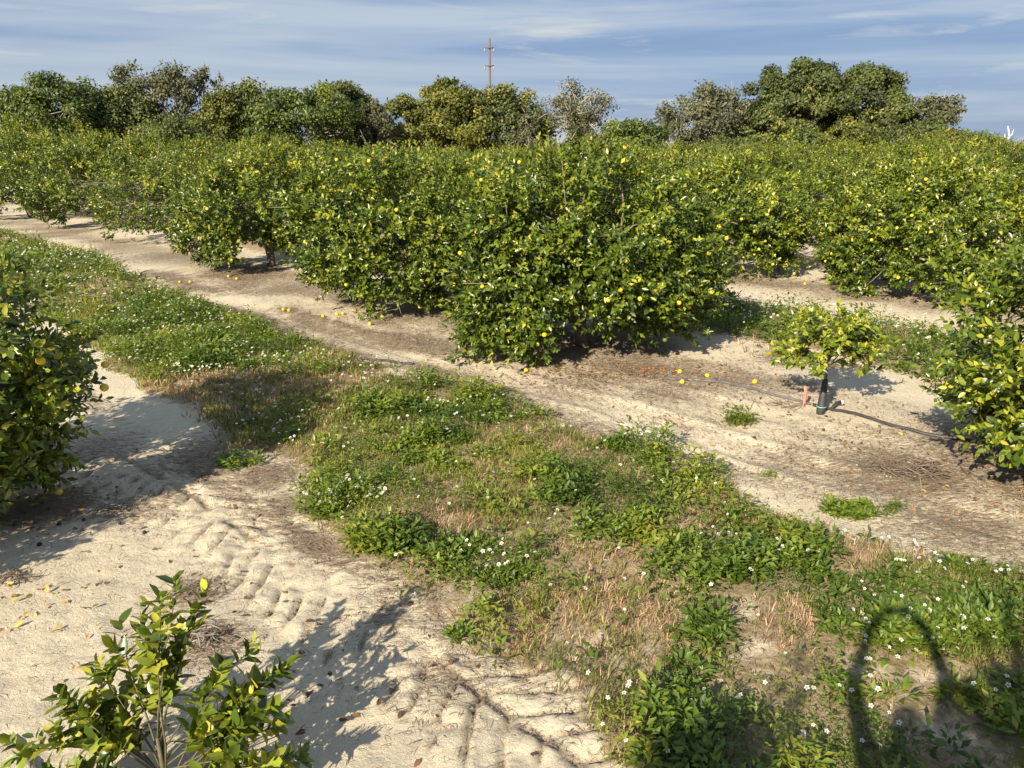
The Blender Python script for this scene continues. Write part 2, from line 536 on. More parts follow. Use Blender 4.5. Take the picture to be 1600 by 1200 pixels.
for px, py, r_, w_ in [(1400, 740, 1.0, .8), (1250, 720, .8, .55), (1500, 820, 1.0, .65), (1100, 650, .8, .4), (900, 600, 1.0, .5), (1000, 580, .7, .8), (330, 705, .8, .75), (440, 790, .45, .7), (610, 960, .4, .5), (700, 1060, .45, .5), (150, 700, .8, .6), (70, 790, .5, 1), (310, 920, .3, .7), (330, 1000, .33, .75),
                       (30, 620, 1.0, .6), (230, 790, .4, .6), (420, 740, .5, .8), (330, 690, .7, .55), (280, 400, 2.2, .8), (500, 540, 1.0, .6), (700, 590, .7, .6), (1230, 560, .6, .8), (1420, 690, .8, .5)]:
    bx, by = at(px, py)
    lit = np.maximum(lit, w_ * np.exp(-((GX - bx) ** 2 + (GY - by) ** 2) / r_ ** 2))
sx_, sy_ = at(1180, 640)
lit = lit * (1 - .85 * np.exp(-(((GX - sx_) / 1.0) ** 2 + ((GY - sy_) / .75) ** 2)))
sx_, sy_ = at(1330, 645)
lit = lit * (1 - .75 * np.exp(-(((GX - sx_) / 1.2) ** 2 + ((GY - sy_) / .7) ** 2)))
grn = band(GX, GY) * (1 - .6 * gsum(GX, GY, P_bare))
far = smooth(70, 110, np.hypot(GX, GY))
grn = np.maximum(grn, far)
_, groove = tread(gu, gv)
NI, NJ = GX.shape
idx = np.arange(NI * NJ).reshape(NI, NJ)
GF = np.stack([idx[:-1, :-1], idx[1:, :-1], idx[1:, 1:], idx[:-1, 1:]], -1).reshape(-1, 4)
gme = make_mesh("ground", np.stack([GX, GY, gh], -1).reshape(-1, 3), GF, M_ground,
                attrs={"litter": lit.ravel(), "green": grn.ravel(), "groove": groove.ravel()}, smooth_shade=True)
add("ground", gme, kind="structure", label="pale sandy grove soil with tyre tracks and litter")

# ------------------------------------------------------------------ fruit and leaf prototypes
def sphere(nu=12, nv=8, dimple=True):
    th = np.linspace(0, np.pi, nv + 1)
    V, F = [(0, 0, 1)], []
    for t in th[1:-1]:
        for p in np.linspace(0, 2 * np.pi, nu, endpoint=False):
            V.append((math.sin(t) * math.cos(p), math.sin(t) * math.sin(p), math.cos(t)))
    V.append((0, 0, -1))
    V = np.array(V)
    if dimple:
        V[0, 2] = .93
    for k in range(nu):
        F.append((0, 1 + k, 1 + (k + 1) % nu))
        F.append((len(V) - 1, 1 + (nv - 2) * nu + (k + 1) % nu, 1 + (nv - 2) * nu + k))
    for j in range(nv - 2):
        for k in range(nu):
            a, b_ = 1 + j * nu + k, 1 + j * nu + (k + 1) % nu
            F.append((a, a + nu, b_ + nu))
            F.append((a, b_ + nu, b_))
    return V, np.array(F)
SV, SF = sphere()
SVs, SFs = sphere(7, 5, False)
ME_fruit = {k: make_mesh("orange", SV, SF, m, smooth_shade=True) for k, m in (("y", M_yellow), ("o", M_orange), ("g", M_green), ("r", M_rot))}
ME_fruitlet = make_mesh("dried_fruit", SVs, SFs, M_fruitlet, smooth_shade=True)

ME_leaf = []
for k in range(5):
    r_ = np.random.default_rng(k)
    cv = r_.uniform(-.02, .10)
    t = np.array([0, .14, .34, .58, .80, 1.0])
    w = np.array([.02, .30, .48, .45, .26, .0]) * r_.uniform(.9, 1.1)
    mid_z = -cv * 2.2 * t ** 2 - .03
    up = np.array([0, .06, .11, .10, .06, 0]) * r_.uniform(.5, 1.3)
    V = [(0, t[i], mid_z[i]) for i in range(6)] + [(w[i], t[i], mid_z[i] + up[i]) for i in range(1, 5)] + [(-w[i], t[i], mid_z[i] + up[i]) for i in range(1, 5)]
    F = []
    for s, o_ in ((1, 6), (-1, 10)):
        e = [0] + [o_ + i for i in range(4)] + [5]
        for i in range(5):
            q = [(i, e[i], e[i + 1]), (i, e[i + 1], i + 1)]
            for a in q:
                if len(set(a)) == 3:
                    F.append(a if s > 0 else a[::-1])
    V = np.array(V) * (1, 1, .55)
    ME_leaf.append(make_mesh("leaf", V, np.array(F), M_citrus_o, smooth_shade=True))

def shoots_to_leaves(P, D, r, per=9, ls=(.14, .30), L=.085, wr=.52, young=None):
    """leaves set spirally round each shoot"""
    n = len(P)
    j = np.arange(per)
    t = (j + .6) / per
    ln = r.uniform(*ls, n)
    D = norm(D)
    ref = norm(r.normal(0, 1, (n, 3)))
    A0 = norm(np.cross(D, ref))
    B0 = np.cross(D, A0)
    ph = r.uniform(0, 6.28, n)[:, None] + j[None] * 2.4 + r.normal(0, .3, (n, per))
    beta = (1.15 - .65 * t)[None] + r.normal(0, .2, (n, per))
    rad = np.cos(ph)[..., None] * A0[:, None] + np.sin(ph)[..., None] * B0[:, None]
    A = D[:, None] * np.cos(beta)[..., None] + rad * np.sin(beta)[..., None]
    A[..., 2] -= .16
    pos = P[:, None] + D[:, None] * (ln[:, None] * t[None])[..., None]
    N = D[:, None] * np.sin(beta)[..., None] - rad * np.cos(beta)[..., None] + r.normal(0, .28, (n, per, 3))
    N[..., 2] += .45
    Ls = L * r.uniform(.62, 1.18, (n, per)) * (1 - .25 * (t[None] - .5))
    tint = np.clip(r.normal(.35, .22, (n, per)) + (0 if young is None else young[:, None]), 0, .95)
    tint = np.where(r.random((n, per)) < .012, 1.0, tint)
    f = lambda a: a.reshape(-1, *a.shape[2:])
    Ls = f(Ls)
    return f(pos), norm(f(A)), norm(f(N)), Ls, Ls * wr * r.uniform(.85, 1.12, len(Ls)), f(tint)

class Citrus:
    """crown of leafy shoots on a lumpy shell, limbs reaching into it"""
    def __init__(s, seed, rad, h, clumps, per_clump, L, leaves=9, skirt=.12, squash=(1, 1), sparse=0.0, fruit=30, sprouts=8, hole=None, bare=0, lowfill=.12, flush=1.0):
        r = s.r = np.random.default_rng(seed)
        s.rad, s.h = rad, h
        zc = h * .5
        bump_d = norm(r.normal(0, 1, (26, 3)))
        bump_a = r.uniform(-.30, .20, 26)
        def shell(d):
            k = np.exp((d @ bump_d.T - 1) / .10)
            return 1 + (k * bump_a).sum(1)
        d = norm(r.normal(0, 1, (clumps * 2, 3)))
        d = d[d[:, 2] > -.85][:clumps]
        ez, ea = r.uniform(-.8, -.1, int(clumps * lowfill)), r.uniform(0, 6.283, int(clumps * lowfill))
        er = np.sqrt(1 - ez ** 2)
        d = np.vstack([d, np.stack([er * np.cos(ea), er * np.sin(ea), ez], 1)])
        f = np.where(r.random(len(d)) < .74, r.uniform(.86, 1.0, len(d)), r.uniform(.45, .86, len(d)))
        ex = np.sign(d) * np.abs(d) ** .97                        # a boxier outline than a ball
        rho = np.linalg.norm(ex[:, :2], axis=1)
        want = np.where(d[:, 2] < 0, 1 - .42 * d[:, 2] ** 2, rho)
        ex[:, :2] *= (want / np.maximum(rho, .05))[:, None]
        C = ex * np.array([rad * squash[0], rad * squash[1], zc]) * (shell(d) * f)[:, None] + (0, 0, zc)
        low = skirt + .25 * r.random(len(d))
        C[:, 2] = np.maximum(C[:, 2], low)
        if hole is not None:                                      # opening low in the crown where trunk and ground show
            ha, hw, hz = hole
            az = np.arctan2(C[:, 1], C[:, 0])
            dd = np.abs((az - ha + np.pi) % (2 * np.pi) - np.pi)
            keep = ~((dd < hw) & (C[:, 2] < hz))
            C, d, f = C[keep], d[keep], f[keep]
        s.C, s.d, s.f = C, d, f
        n = len(C)
        k = r.poisson(per_clump, n)
        if sparse:
            k = (k * np.where(r.random(n) < sparse, .15, 1)).astype(int)
        ci = np.repeat(np.arange(n), k)
        P = C[ci] + r.normal(0, .125, (len(ci), 3)) * (rad / 2.0) ** .5
        P[:, 2] = np.maximum(P[:, 2], .06)
        D = d[ci] * (1, 1, .6) + r.normal(0, .45, (len(ci), 3))
        D[:, 2] += .35
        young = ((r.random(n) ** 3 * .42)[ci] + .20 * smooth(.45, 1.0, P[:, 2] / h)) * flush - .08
        q = r.random(sprouts) * 6.28
        if sprouts:
            rr = r.uniform(.05, .8, sprouts) * rad
            base = np.stack([rr * np.cos(q), rr * np.sin(q), h * (.98 - .35 * (rr / rad) ** 2)], 1)
            s.sprout = [(b, b + np.array([r.normal(0, .08), r.normal(0, .08), r.uniform(.2, .5) * (1.45 if q_ % 4 == 0 else 1)])) for q_, b in enumerate(base)]
            SP = np.concatenate([b + (e - b) * np.linspace(0, 1, 4)[:, None] for b, e in s.sprout])
            SD = np.concatenate([np.repeat([norm(e - b)], 4, 0) for b, e in s.sprout]) + r.normal(0, .15, (4 * sprouts, 3))
            P, D = np.vstack([P, SP]), np.vstack([D, SD])
            young = np.concatenate([young, np.full(len(SP), .35)])
        else:
            s.sprout = []
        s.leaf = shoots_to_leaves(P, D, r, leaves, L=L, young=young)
        s.fruit_pos = []
        if fruit:
            w = np.where((f > .8) & (C[:, 2] > .2), 1.0, 0)
            pk = r.choice(n, min(fruit, int((w > 0).sum())), replace=False, p=w / w.sum())
            s.fruit_pos = C[pk] + d[pk] * r.uniform(.22, .38, (len(pk), 1)) + (0, 0, -.03)
            s.fruit_pos[:, 2] = np.maximum(s.fruit_pos[:, 2], .12)
        # trunk and limbs
        th = min(.45, h * .16)
        s.trunk = tube(bend_path(np.zeros(3) - (0, 0, .06), np.array([r.normal(0, .05), r.normal(0, .05), th]), 4, .012, r), np.array([.13, .10, .095, .10]) * (rad / 2.0) ** .8, 8)
        s.limbs, s.twigs = [], []
        top = s.trunk[0][-1]
        for i in range(6):
            a = i * 1.047 + r.normal(0, .25)
            e = np.array([math.cos(a) * rad * .5, math.sin(a) * rad * .5, h * r.uniform(.38, .66)])
            pth = bend_path(top - (0, 0, .04), e, 7, .03 * rad / 2, r, -.08)
            r0 = .055 * (rad / 2.0)
            s.limbs.append(tube(pth, np.linspace(r0, r0 * .3, 7), 6))
            for q_ in range(7):
                t0 = pth[r.integers(2, 7)]
                c = C[np.argmin(np.linalg.norm(C - (t0 + r.normal(0, .5 * rad / 2, 3)), axis=1))]
                p2 = bend_path(t0, c, 5, .03, r)
                s.limbs.append(tube(p2, np.linspace(r0 * .35, r0 * .08, 5), 4))
        for b, e in s.sprout:
            s.twigs.append(tube(np.linspace(b - (0, 0, .2), e, 3), np.array([.006, .005, .003]), 4))
        for q_ in range(bare):                                      # dead grey twigs sticking out
            i = r.integers(n)
            c0 = C[i] * (1, 1, 1)
            for z_ in range(4):
                e = c0 + d[i] * r.uniform(.1, .4) + r.normal(0, .18, 3)
                s.twigs.append(tube(bend_path(c0 * .7 + (0, 0, c0[2] * .3), e, 4, .03, r), np.linspace(.010, .003, 4), 4))
    def meshes(s, fine=False, skip=None):
        P, A, N, L, W, T = s.leaf
        if skip is not None:
            P, A, N, L, W, T = (q[~skip] for q in s.leaf)
        V, F, k = leaf_geo(P, A, N, L, W, fine)
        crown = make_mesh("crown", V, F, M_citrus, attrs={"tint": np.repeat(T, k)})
        return crown, make_mesh("trunk", *s.trunk, M_bark, smooth_shade=True), make_mesh("branches", *cat_geo(s.limbs), M_bark, smooth_shade=True)
    def add_twigs(s, root):
        if s.twigs:
            add("twigs", make_mesh("twigs", *cat_geo(s.twigs), M_twig), root, kind="stuff")
    def joined_fruit(s):
        if len(s.fruit_pos) == 0:
            return None
        rs = np.random.default_rng(5)
        g = [(SVs * .038 + p, SFs) for p in s.fruit_pos]
        V, F = cat_geo(g)
        mi = np.repeat(rs.choice([0, 0, 1, 2], len(g)), len(SFs))
        return make_mesh("fruit", V, F, [M_yellow, M_orange, M_green], midx=mi, smooth_shade=True)

def place_fruit(root, c, r, mix="yyyyogg", size=.037, only=None):
    for i, p in enumerate(c.fruit_pos):
        if only is not None and not only(p):
            continue
        o = add("orange", ME_fruit[mix[r.integers(len(mix))]], root, tuple(p))
        s_ = size * r.uniform(.88, 1.1)
        o.scale = (s_, s_, s_ * r.uniform(.92, 1.0))
        o.rotation_euler = tuple(r.uniform(-.6, .6, 3))

def world_mat(loc, rotz, sc=1.0):
    return Matrix.Translation(loc) @ Matrix.Rotation(rotz, 4, 'Z') @ Matrix.Scale(sc, 4)

def single_leaves(root, c, sel):
    P, A, N, L, W, T = c.leaf
    for i in np.flatnonzero(sel):
        a, nn = A[i], N[i]
        s_ = np.cross(a, nn)
        s_ /= np.linalg.norm(s_)
        nn = np.cross(s_, a)
        M = Matrix(((s_[0] * W[i], a[0] * L[i], nn[0] * L[i], P[i][0]), (s_[1] * W[i], a[1] * L[i], nn[1] * L[i], P[i][1]),
                    (s_[2] * W[i], a[2] * L[i], nn[2] * L[i], P[i][2]), (0, 0, 0, 1)))
        o = add("leaf", ME_leaf[i % 5], root)
        o.matrix_local = M

def citrus_tree(c, label, loc, rotz=0.0, group=None, fine=False, singles=0, mix="yyyyogg", fruit_obj=True):
    loc = (loc[0], loc[1], float(ground_h(loc[0], loc[1])) - .01)
    root = thing("orange_tree", label, "orange tree", loc, rotz, group)
    skip = None
    if singles:
        M = np.array(world_mat(loc, rotz))
        Pw = c.leaf[0] @ M[:3, :3].T + M[:3, 3]
        x, y, z = project(Pw)
        inside = (x > 0) & (x < 1600) & (y > 0) & (y < 1200) & (z > .3)
        dist = np.where(inside, np.linalg.norm(Pw - (0, 0, CAM_H), axis=1), 1e9)
        cut = np.sort(dist)[min(singles, len(dist)) - 1]
        skip = (dist <= cut) & (dist < 1e8)
    crown, tr, br = c.meshes(fine, skip)
    add("trunk", tr, root)
    add("branches", br, root)
    c.add_twigs(root)
    co_ = add("crown", crown, root)
    if skip is not None:
        co_['kind'] = "stuff"
        single_leaves(root, c, skip)
    if fruit_obj:
        place_fruit(root, c, c.r, mix)
    else:
        fm = c.joined_fruit()
        if fm: add("fruit", fm, root, kind="stuff")
    return root

# ------------------------------------------------------------------ the rows of orange trees
def rowxy(u, v):
    return xy_of(u, v)
# row along the sandy track, near to far
R_tree = Citrus(21, 1.35, 2.45, 200, 13, .10, 9, .10, fruit=34, sprouts=5)
citrus_tree(R_tree, "leafy orange tree cut off by the right edge beside the dead brush pile", (5.88, 6.88), .4, None, True, 300, "yyyoggg")
T1 = Citrus(31, 2.25, 3.1, 300, 14, .112, 9, .06, squash=(1.0, .9), fruit=100, sprouts=9, lowfill=.4, flush=.7, bare=12)
citrus_tree(T1, "biggest orange tree at centre, its dense foliage reaching the ground", (1.2, 12.55), 0.3, None, False, 0, "yyyyyoggg")
T2 = Citrus(32, 2.1, 2.75, 270, 14, .115, 9, .12, fruit=44, sprouts=7, lowfill=.3, flush=.8, bare=10, hole=(-2.3, .35, .75))
citrus_tree(T2, "orange tree just left of the biggest one, lit sand showing under its skirt", (-2.25, 16.1), 0.0, None, False, 0, "yyyog")
T3 = Citrus(33, 2.4, 2.95, 260, 14, .12, 9, .16, fruit=24, sprouts=6, hole=(-1.15, .5, .85))
citrus_tree(T3, "orange tree whose short bare trunk shows under its raised skirt", (-6.75, 21.3), 0.0, None, False, 0, "yyog")
T4 = Citrus(34, 2.3, 2.8, 260, 9, .11, 8, .2, sparse=.45, fruit=8, sprouts=3, bare=26)
citrus_tree(T4, "thin orange tree with grey dead twigs showing through its sparse crown", (-11.9, 26.6), 0.5, None, False, 0, "yyo")
T5 = Citrus(35, 2.6, 3.6, 260, 12, .13, 8, .3, fruit=12, sprouts=6, hole=(-1.9, .9, .8))
citrus_tree(T5, "tall orange tree beyond the thin twiggy one, one branch hanging to the sand", (-16.6, 31.4), 0.2, None, False, 0, "yyo")
T6 = Citrus(36, 2.6, 3.8, 240, 12, .13, 8, .35, fruit=10, sprouts=6, hole=(-1.6, 1.2, .8))
citrus_tree(T6, "last orange tree of the track row, at the left edge of the photo", (-22.0, 35.5), 0.9, None, False, 0, "yyo")
# row behind
B0 = Citrus(41, 2.15, 2.6, 240, 13, .118, 9, .16, fruit=70, sprouts=8, lowfill=.2, bare=8)
citrus_tree(B0, "broad orange tree behind the young staked one with a pale stump by its foot", (9.4, 17.3), 0.2, None, False, 0, "yyyyyyg")
B1 = Citrus(42, 2.15, 2.7, 225, 13, .12, 9, .22, fruit=60, sprouts=7)
citrus_tree(B1, "orange tree between the biggest tree and the broad one, brown litter at its foot", (5.75, 20.3), 0.8, None, False, 0, "yyyyyg")
Bm1 = Citrus(43, 2.0, 2.6, 200, 12, .12, 8, .22, fruit=14, sprouts=6)
citrus_tree(Bm1, "orange tree at the right edge behind the broad fruiting one", (13.1, 14.2), 1.3, None, False, 0, "yyyg")
# nearest row
L_tree = Citrus(51, 1.3, 2.5, 200, 13, .10, 9, .10, fruit=26, sprouts=5)
citrus_tree(L_tree, "shaded leafy orange tree cut off by the left edge above dry litter", (-5.36, 6.32), 1.1, None, True, 300, "yyog")
H_tree = Citrus(52, .5, 1.6, 50, 8, .10, 8, .25, fruit=6, sprouts=4)
citrus_tree(H_tree, "small orange tree outside the left edge that throws its shadow on the sand", (-5.25, 4.45), .3, None, False, 0, "yg")

# mid and far rows: shared prototypes, one object per tree
PROT = []
for k in range(6):
    c = Citrus(60 + k, 1.95 + .1 * (k % 3), 2.75, 125, 12, .145, 7, .22, fruit=12, sprouts=6, sparse=.1 * (k % 2), bare=4 * (k % 3), flush=.7)
    root = thing("orange_tree", "", "orange tree")
    cr, tr, br = c.meshes()
    add("trunk", tr, root); add("branches", br, root); add("crown", cr, root)
    c.add_twigs(root)
    add("fruit", c.joined_fruit(), root, kind="stuff")
    PROT.append(root)
spots = []
for ri, v in enumerate(ROWS):
    if v < ROWB - .1:
        continue
    for j in range(-20, 40):
        u = 4.9 + 4.75 * j + (ri * 1.7) % 4.7 + rng.normal(0, .3)
        x, y = rowxy(u, v + rng.normal(0, .25))
        if v < ROWB + 1:
            # the row behind goes on past its three near trees
            x, y = rowxy(4.0 + 4.8 * j, v + rng.normal(0, .2))
            if x > 3.6:
                continue
        if y < 14 or abs(x) > y * .74 + 3 or y > 92 :
            continue
        spots.append((x, y))
spots.sort(key=lambda p: p[1])
used = set()
for i, (x, y) in enumerate(spots):
    k = int(rng.integers(6))
    hs = .93 + max(0, -x - 8) * .010 + rng.normal(0, .10)
    if rng.random() < .07 and y > 30: continue
    if x > 25: hs += .06
    if x > y * .5: hs += .16
    sc = (.98 + rng.normal(0, .08),) * 2 + (hs,)
    loc = (x, y, float(ground_h(x, y)))
    if y < 34:
        lab, grp = ("orange tree in the second row behind the sandy track, merging with its neighbours", "orange trees of the second row")
    else:
        lab, grp = ("low orange tree among the unbroken far rows, only its crown top showing", "orange trees of the far rows")
    if k not in used:
        used.add(k)
        o = PROT[k]
        o.location, o.rotation_euler, o.scale = loc, (0, 0, rng.uniform(0, 6.28)), sc
        o['label'], o['group'] = lab, grp
    else:
        copy_thing(PROT[k], lab, loc, rng.uniform(0, 6.28), sc, grp)

# ------------------------------------------------------------------ young trees
def sapling(label, loc, seed, shoots, trunk_pts, L, low, thick, yb=0.0, scale=1.0, name="young_orange_tree"):
    r = np.random.default_rng(seed)
    loc = (loc[0], loc[1], float(ground_h(*loc)))
    root = thing(name, label, "young tree", loc, 0, None, scale)
    P, D, Y, limbs = [], [], [], []
    tp = np.asarray(trunk_pts, float)
    for (az, el, ln, start, n) in shoots:
        p0 = tp[0] + (tp[-1] - tp[0]) * start
        dirv = np.array([math.cos(az) * math.cos(el), math.sin(az) * math.cos(el), math.sin(el)])
        e = p0 + dirv * ln
        pth = bend_path(p0, e, 6, .025 * ln, r, .06 * ln)
        add("branch", make_mesh("branch", *tube(pth, np.linspace(.008, .003, 6) * thick, 6), M_stem, smooth_shade=True), root)
        for q in range(n):
            t = low + (1 - low) * (q + 1) / n
            i = min(int(t * 5), 4)
            pp = pth[i] + (pth[i + 1] - pth[i]) * (t * 5 - i)
            dd = norm(dirv + r.normal(0, .55, 3) + (0, 0, .25))
            if q == n - 1: dd = norm(dirv + (0, 0, .3))
            P.append(pp); D.append(dd); Y.append(r.random() ** 2 * .45 + yb)
    class C: pass
    c = C()
    c.leaf = shoots_to_leaves(np.array(P), np.array(D), r, 8, (.07, .15), L=L, wr=.56, young=np.array(Y))
    n = len(c.leaf[0])
    sel = np.zeros(n, bool)
    sel[:300] = True
    single_leaves(root, c, sel)
    if n > 300:
        V, F, k = leaf_geo(*[q[300:] for q in c.leaf[:5]], True)
        add("foliage", make_mesh("foliage", V, F, M_citrus, attrs={"tint": np.repeat(c.leaf[5][300:], k)}), root, kind="stuff")
    return root, tp
# bottom left, its base below the frame
sx, sy = at(262, 1250)
near_shoots = []
rs = np.random.default_rng(77)
for az, el, ln, st, n in [(1.7, 1.25, .95, .2, 6), (2.3, 1.0, .9, .3, 6), (1.2, .95, .85, .3, 6), (.5, .75, .85, .2, 6), (.15, .45, .8, .2, 6), (2.9, .65, .8, .2, 6), (3.3, .35, .75, .1, 5),
                          (1.0, 1.3, 1.0, .4, 5), (-.4, .5, .7, .2, 4), (3.9, .5, .6, .2, 4), (1.9, .6, .75, .2, 5), (.9, .5, .8, .2, 5), (2.6, .85, .8, .2, 6), (1.5, 1.05, .8, .2, 6), (.7, 1.05, .8, .2, 6), (.2, .7, .75, .2, 6), (2.0, .8, .95, .2, 6), (3.1, .8, .8, .2, 6), (2.75, .3, .85, .2, 8), (3.25, .15, .8, .3, 8), (2.5, .55, .9, .2, 8), (.1, .2, .85, .2, 8), (.6, .4, .9, .3, 8), (3.6, .3, .7, .3, 7), (-.2, .25, .75, .3, 7), (.35, .25, .75, .2, 5), (1.45, 1.38, 1.25, .2, 2)]:
    near_shoots.append((az, el, ln * .88, float(np.clip(st * 2.2 + rs.normal(0, .2), .15, 1)), int(n * 1.15)))
near_root, _ = sapling("young orange tree with glossy leaves at the bottom left, its stem below the frame", (sx, sy), 5, near_shoots, [(.02, -.02, 0), (-.02, .04, .42)], .12, .3, .9, .08, .86)
add("trunk", make_mesh("trunk", *tube([(.02, -.02, -.05), (.015, -.01, .1), (-.005, .02, .28), (-.02, .04, .44)], [.02, .018, .015, .011], 8), M_stem, smooth_shade=True), near_root)
# staked sapling in the track row
stx, sty = at(1282, 645)
st_shoots = []
for i in range(40):
    az = i * 2.39 + rs.normal(0, .3)
    el = rs.uniform(-.08, .95)
    ln = rs.uniform(.42, .68) if el < .8 else rs.uniform(.42, .55)
    st_shoots.append((az, el, ln, rs.uniform(.66, 1.0), 6))
st_root, tp = sapling("young orange tree with a black wrapped trunk standing on the bare sand by the hose", (stx, sty), 8, st_shoots, [(0, 0, 0), (.04, .03, .92)], .095, .25, 1.2, .12)
tpth = np.array([(0, 0, -.05), (.005, .005, .3), (.02, .02, .65), (.04, .03, .98)])
add("trunk", make_mesh("trunk", *tube(tpth, [.019, .018, .017, .014], 8), M_bark, smooth_shade=True), st_root)
wr = make_mesh("trunk_wrap", *tube([(0, 0, -.03), (0, 0, .0), (.002, .002, .09), (.004, .004, .11), (.012, .012, .45), (.012, .012, .46)], [.050, .052, .055, .052, .034, .030], 12), M_hose, smooth_shade=True)
wrap = add("trunk_wrap", wr, st_root)
a = np.linspace(0, 2 * np.pi, 17)
add("tie", make_mesh("tie", *tube(np.stack([.057 * np.cos(a) + .002, .057 * np.sin(a) + .002, np.full(17, .10)], 1), .006, 5), M_tie, smooth_shade=True), wrap)

# ------------------------------------------------------------------ irrigation line, marker flag
def ground_line(px, r, lift=0.006, n=8):
    pts = np.array([at(*p) for p in px])
    t = np.linspace(0, len(pts) - 1, (len(pts) - 1) * n + 1)
    x, y = np.interp(t, np.arange(len(pts)), pts[:, 0]), np.interp(t, np.arange(len(pts)), pts[:, 1])
    k = np.ones(5) / 5
    if len(x) > 9:
        xs, ys = np.convolve(np.pad(x, 2, 'edge'), k, 'valid'), np.convolve(np.pad(y, 2, 'edge'), k, 'valid')
        x, y = xs, ys
    return np.stack([x, y, ground_h(x, y) + r * .75 + lift], 1)
hose = thing("irrigation_hose", "black irrigation hose running past the staked young tree", "hose", (0, 0, 0))
add("tube", make_mesh("tube", *tube(ground_line([(1268, 634), (1300, 642), (1340, 653), (1400, 671), (1450, 682), (1560, 700)], .021), .021, 8), M_hose, smooth_shade=True), hose)
add("sunlit_tube", make_mesh("sunlit_tube", *tube(ground_line([(1030, 592), (1085, 592), (1130, 600), (1180, 612), (1230, 624), (1269, 634)], .019), .019, 8), M_hosegrey, smooth_shade=True), hose)  # same black hose, its sunlit shine put into a grey colour
x0, y0 = at(1298, 641)
x1, y1 = at(1313, 637)
z0 = float(ground_h(x0, y0))
em = add("sprinkler", make_mesh("sprinkler", *tube([(x0, y0, z0 + .02), (x0 + .03, y0 + .01, z0 + .05), (x1 - .05, y1, z0 + .07), (x1, y1, z0 + .08)], [.010, .022, .026, .026], 8), M_hose, smooth_shade=True), hose)
add("cap", make_mesh("cap", *tube([(x1, y1, z0 + .08), (x1 + .022, y1 + .003, z0 + .082)], [.031, .031], 10), M_white, smooth_shade=True), em)
h2 = thing("irrigation_hose", "short length of dark hose showing at the weed edge by the biggest tree", "hose")
add("tube", make_mesh("tube", *tube(ground_line([(560, 562), (600, 564), (650, 570)], .02), .02, 8), M_hose, smooth_shade=True), h2)
h3 = thing("irrigation_hose", "grey hose lying on sand at the bottom left corner under young leaves", "hose")
add("tube", make_mesh("tube", *tube(ground_line([(14, 1152), (32, 1172), (60, 1215), (110, 1300)], .014), .014, 8), M_hosegrey, smooth_shade=True), h3)
fx, fy = at(1256, 634)
fz = float(ground_h(fx, fy))
fl = thing("marker_flag", "coral pink marker tape standing by the hose next to the staked tree", "marker flag", (fx, fy, fz))
add("wire", make_mesh("wire", *tube([(0, 0, -.05), (.006, 0, .12), (.004, 0, .26)], .003, 5), M_wire), fl)
n_ = 9
tz = np.linspace(.0, .27, n_)
ww = np.where(tz < .07, .018, .021)
V = []
for sgn in (-1, 1):
    for yy in (0, .004):
        V += [(sgn * w_ + .012 * math.sin(z_ * 16), yy + .012 * math.sin(z_ * 23), z_) for z_, w_ in zip(tz, ww)]
V = np.array(V)
F = []
for i in range(n_ - 1):
    a0, b0, c0, d0 = i, n_ + i, 2 * n_ + i, 3 * n_ + i
    F += [(a0, c0, c0 + 1, a0 + 1), (b0, b0 + 1, d0 + 1, d0), (a0, a0 + 1, b0 + 1, b0), (c0, d0, d0 + 1, c0 + 1)]
add("tape", make_mesh("tape", V, np.array(F), M_flag, smooth_shade=True), fl)

# ------------------------------------------------------------------ fallen fruit, dried fruit
fallen = [(1062, 582, 'y', "fallen yellow orange farthest left of the pair at the end of the grey hose"), (1105, 587, 'o', "fallen orange touching the grey end of the hose"),
          (1066, 597, 'y', "fallen yellow orange on sand in front of the hose end"), (1179, 599, 'o', "fallen orange alone on sand right of the hose end"),
          (822, 580, 'y', "fallen yellow fruit at the front foot of the biggest tree"), (770, 555, 'y', "fallen yellow fruit half hidden under the front of the biggest tree"),
          (281, 441, 'o', "left of two fallen oranges on the track near the far trunk"), (297, 440, 'o', "right of two fallen oranges on the track near the far trunk"),
          (357, 431, 'o', "left of two fallen oranges at the shaded trunk skirt"), (370, 436, 'o', "right of two fallen oranges at the shaded trunk skirt"),
          (443, 486, 'o', "left of two touching fallen oranges in mid track"), (452, 488, 'o', "right of two touching fallen oranges in mid track"),
          (505, 497, 'o', "fallen orange lying left of a close pair under the sand gap"), (527, 494, 'o', "left of the close pair of fallen oranges under the sand gap"),
          (536, 492, 'o', "right of the close pair of fallen oranges under the sand gap"), (578, 509, 'y', "fallen yellow orange by the skirt left of the biggest tree"),
          (1257, 447, 'o', "fallen orange on litter behind the young staked tree")]
for px, py, k, lab in fallen:
    x, y = at(px, py)
    o = add("fallen_orange", ME_fruit[k], None, (x, y, float(ground_h(x, y)) + .028), None, lab, "orange", "oranges fallen on the ground")
    o.scale = (.038, .038, .036)
    o.rotation_euler = tuple(rng.uniform(0, 3, 3))
for i in range(11):
    x, y = at(rng.uniform(985, 1062), 579 + rng.normal(0, 5))
    o = add("rotting_orange", ME_fruit['r'], None, (x, y, float(ground_h(x, y)) + .02), None, "rotting reddish orange in the litter under the biggest tree", "orange", "rotting oranges in the litter")
    s_ = rng.uniform(.030, .038)
    o.scale = (s_, s_, s_ * .7)
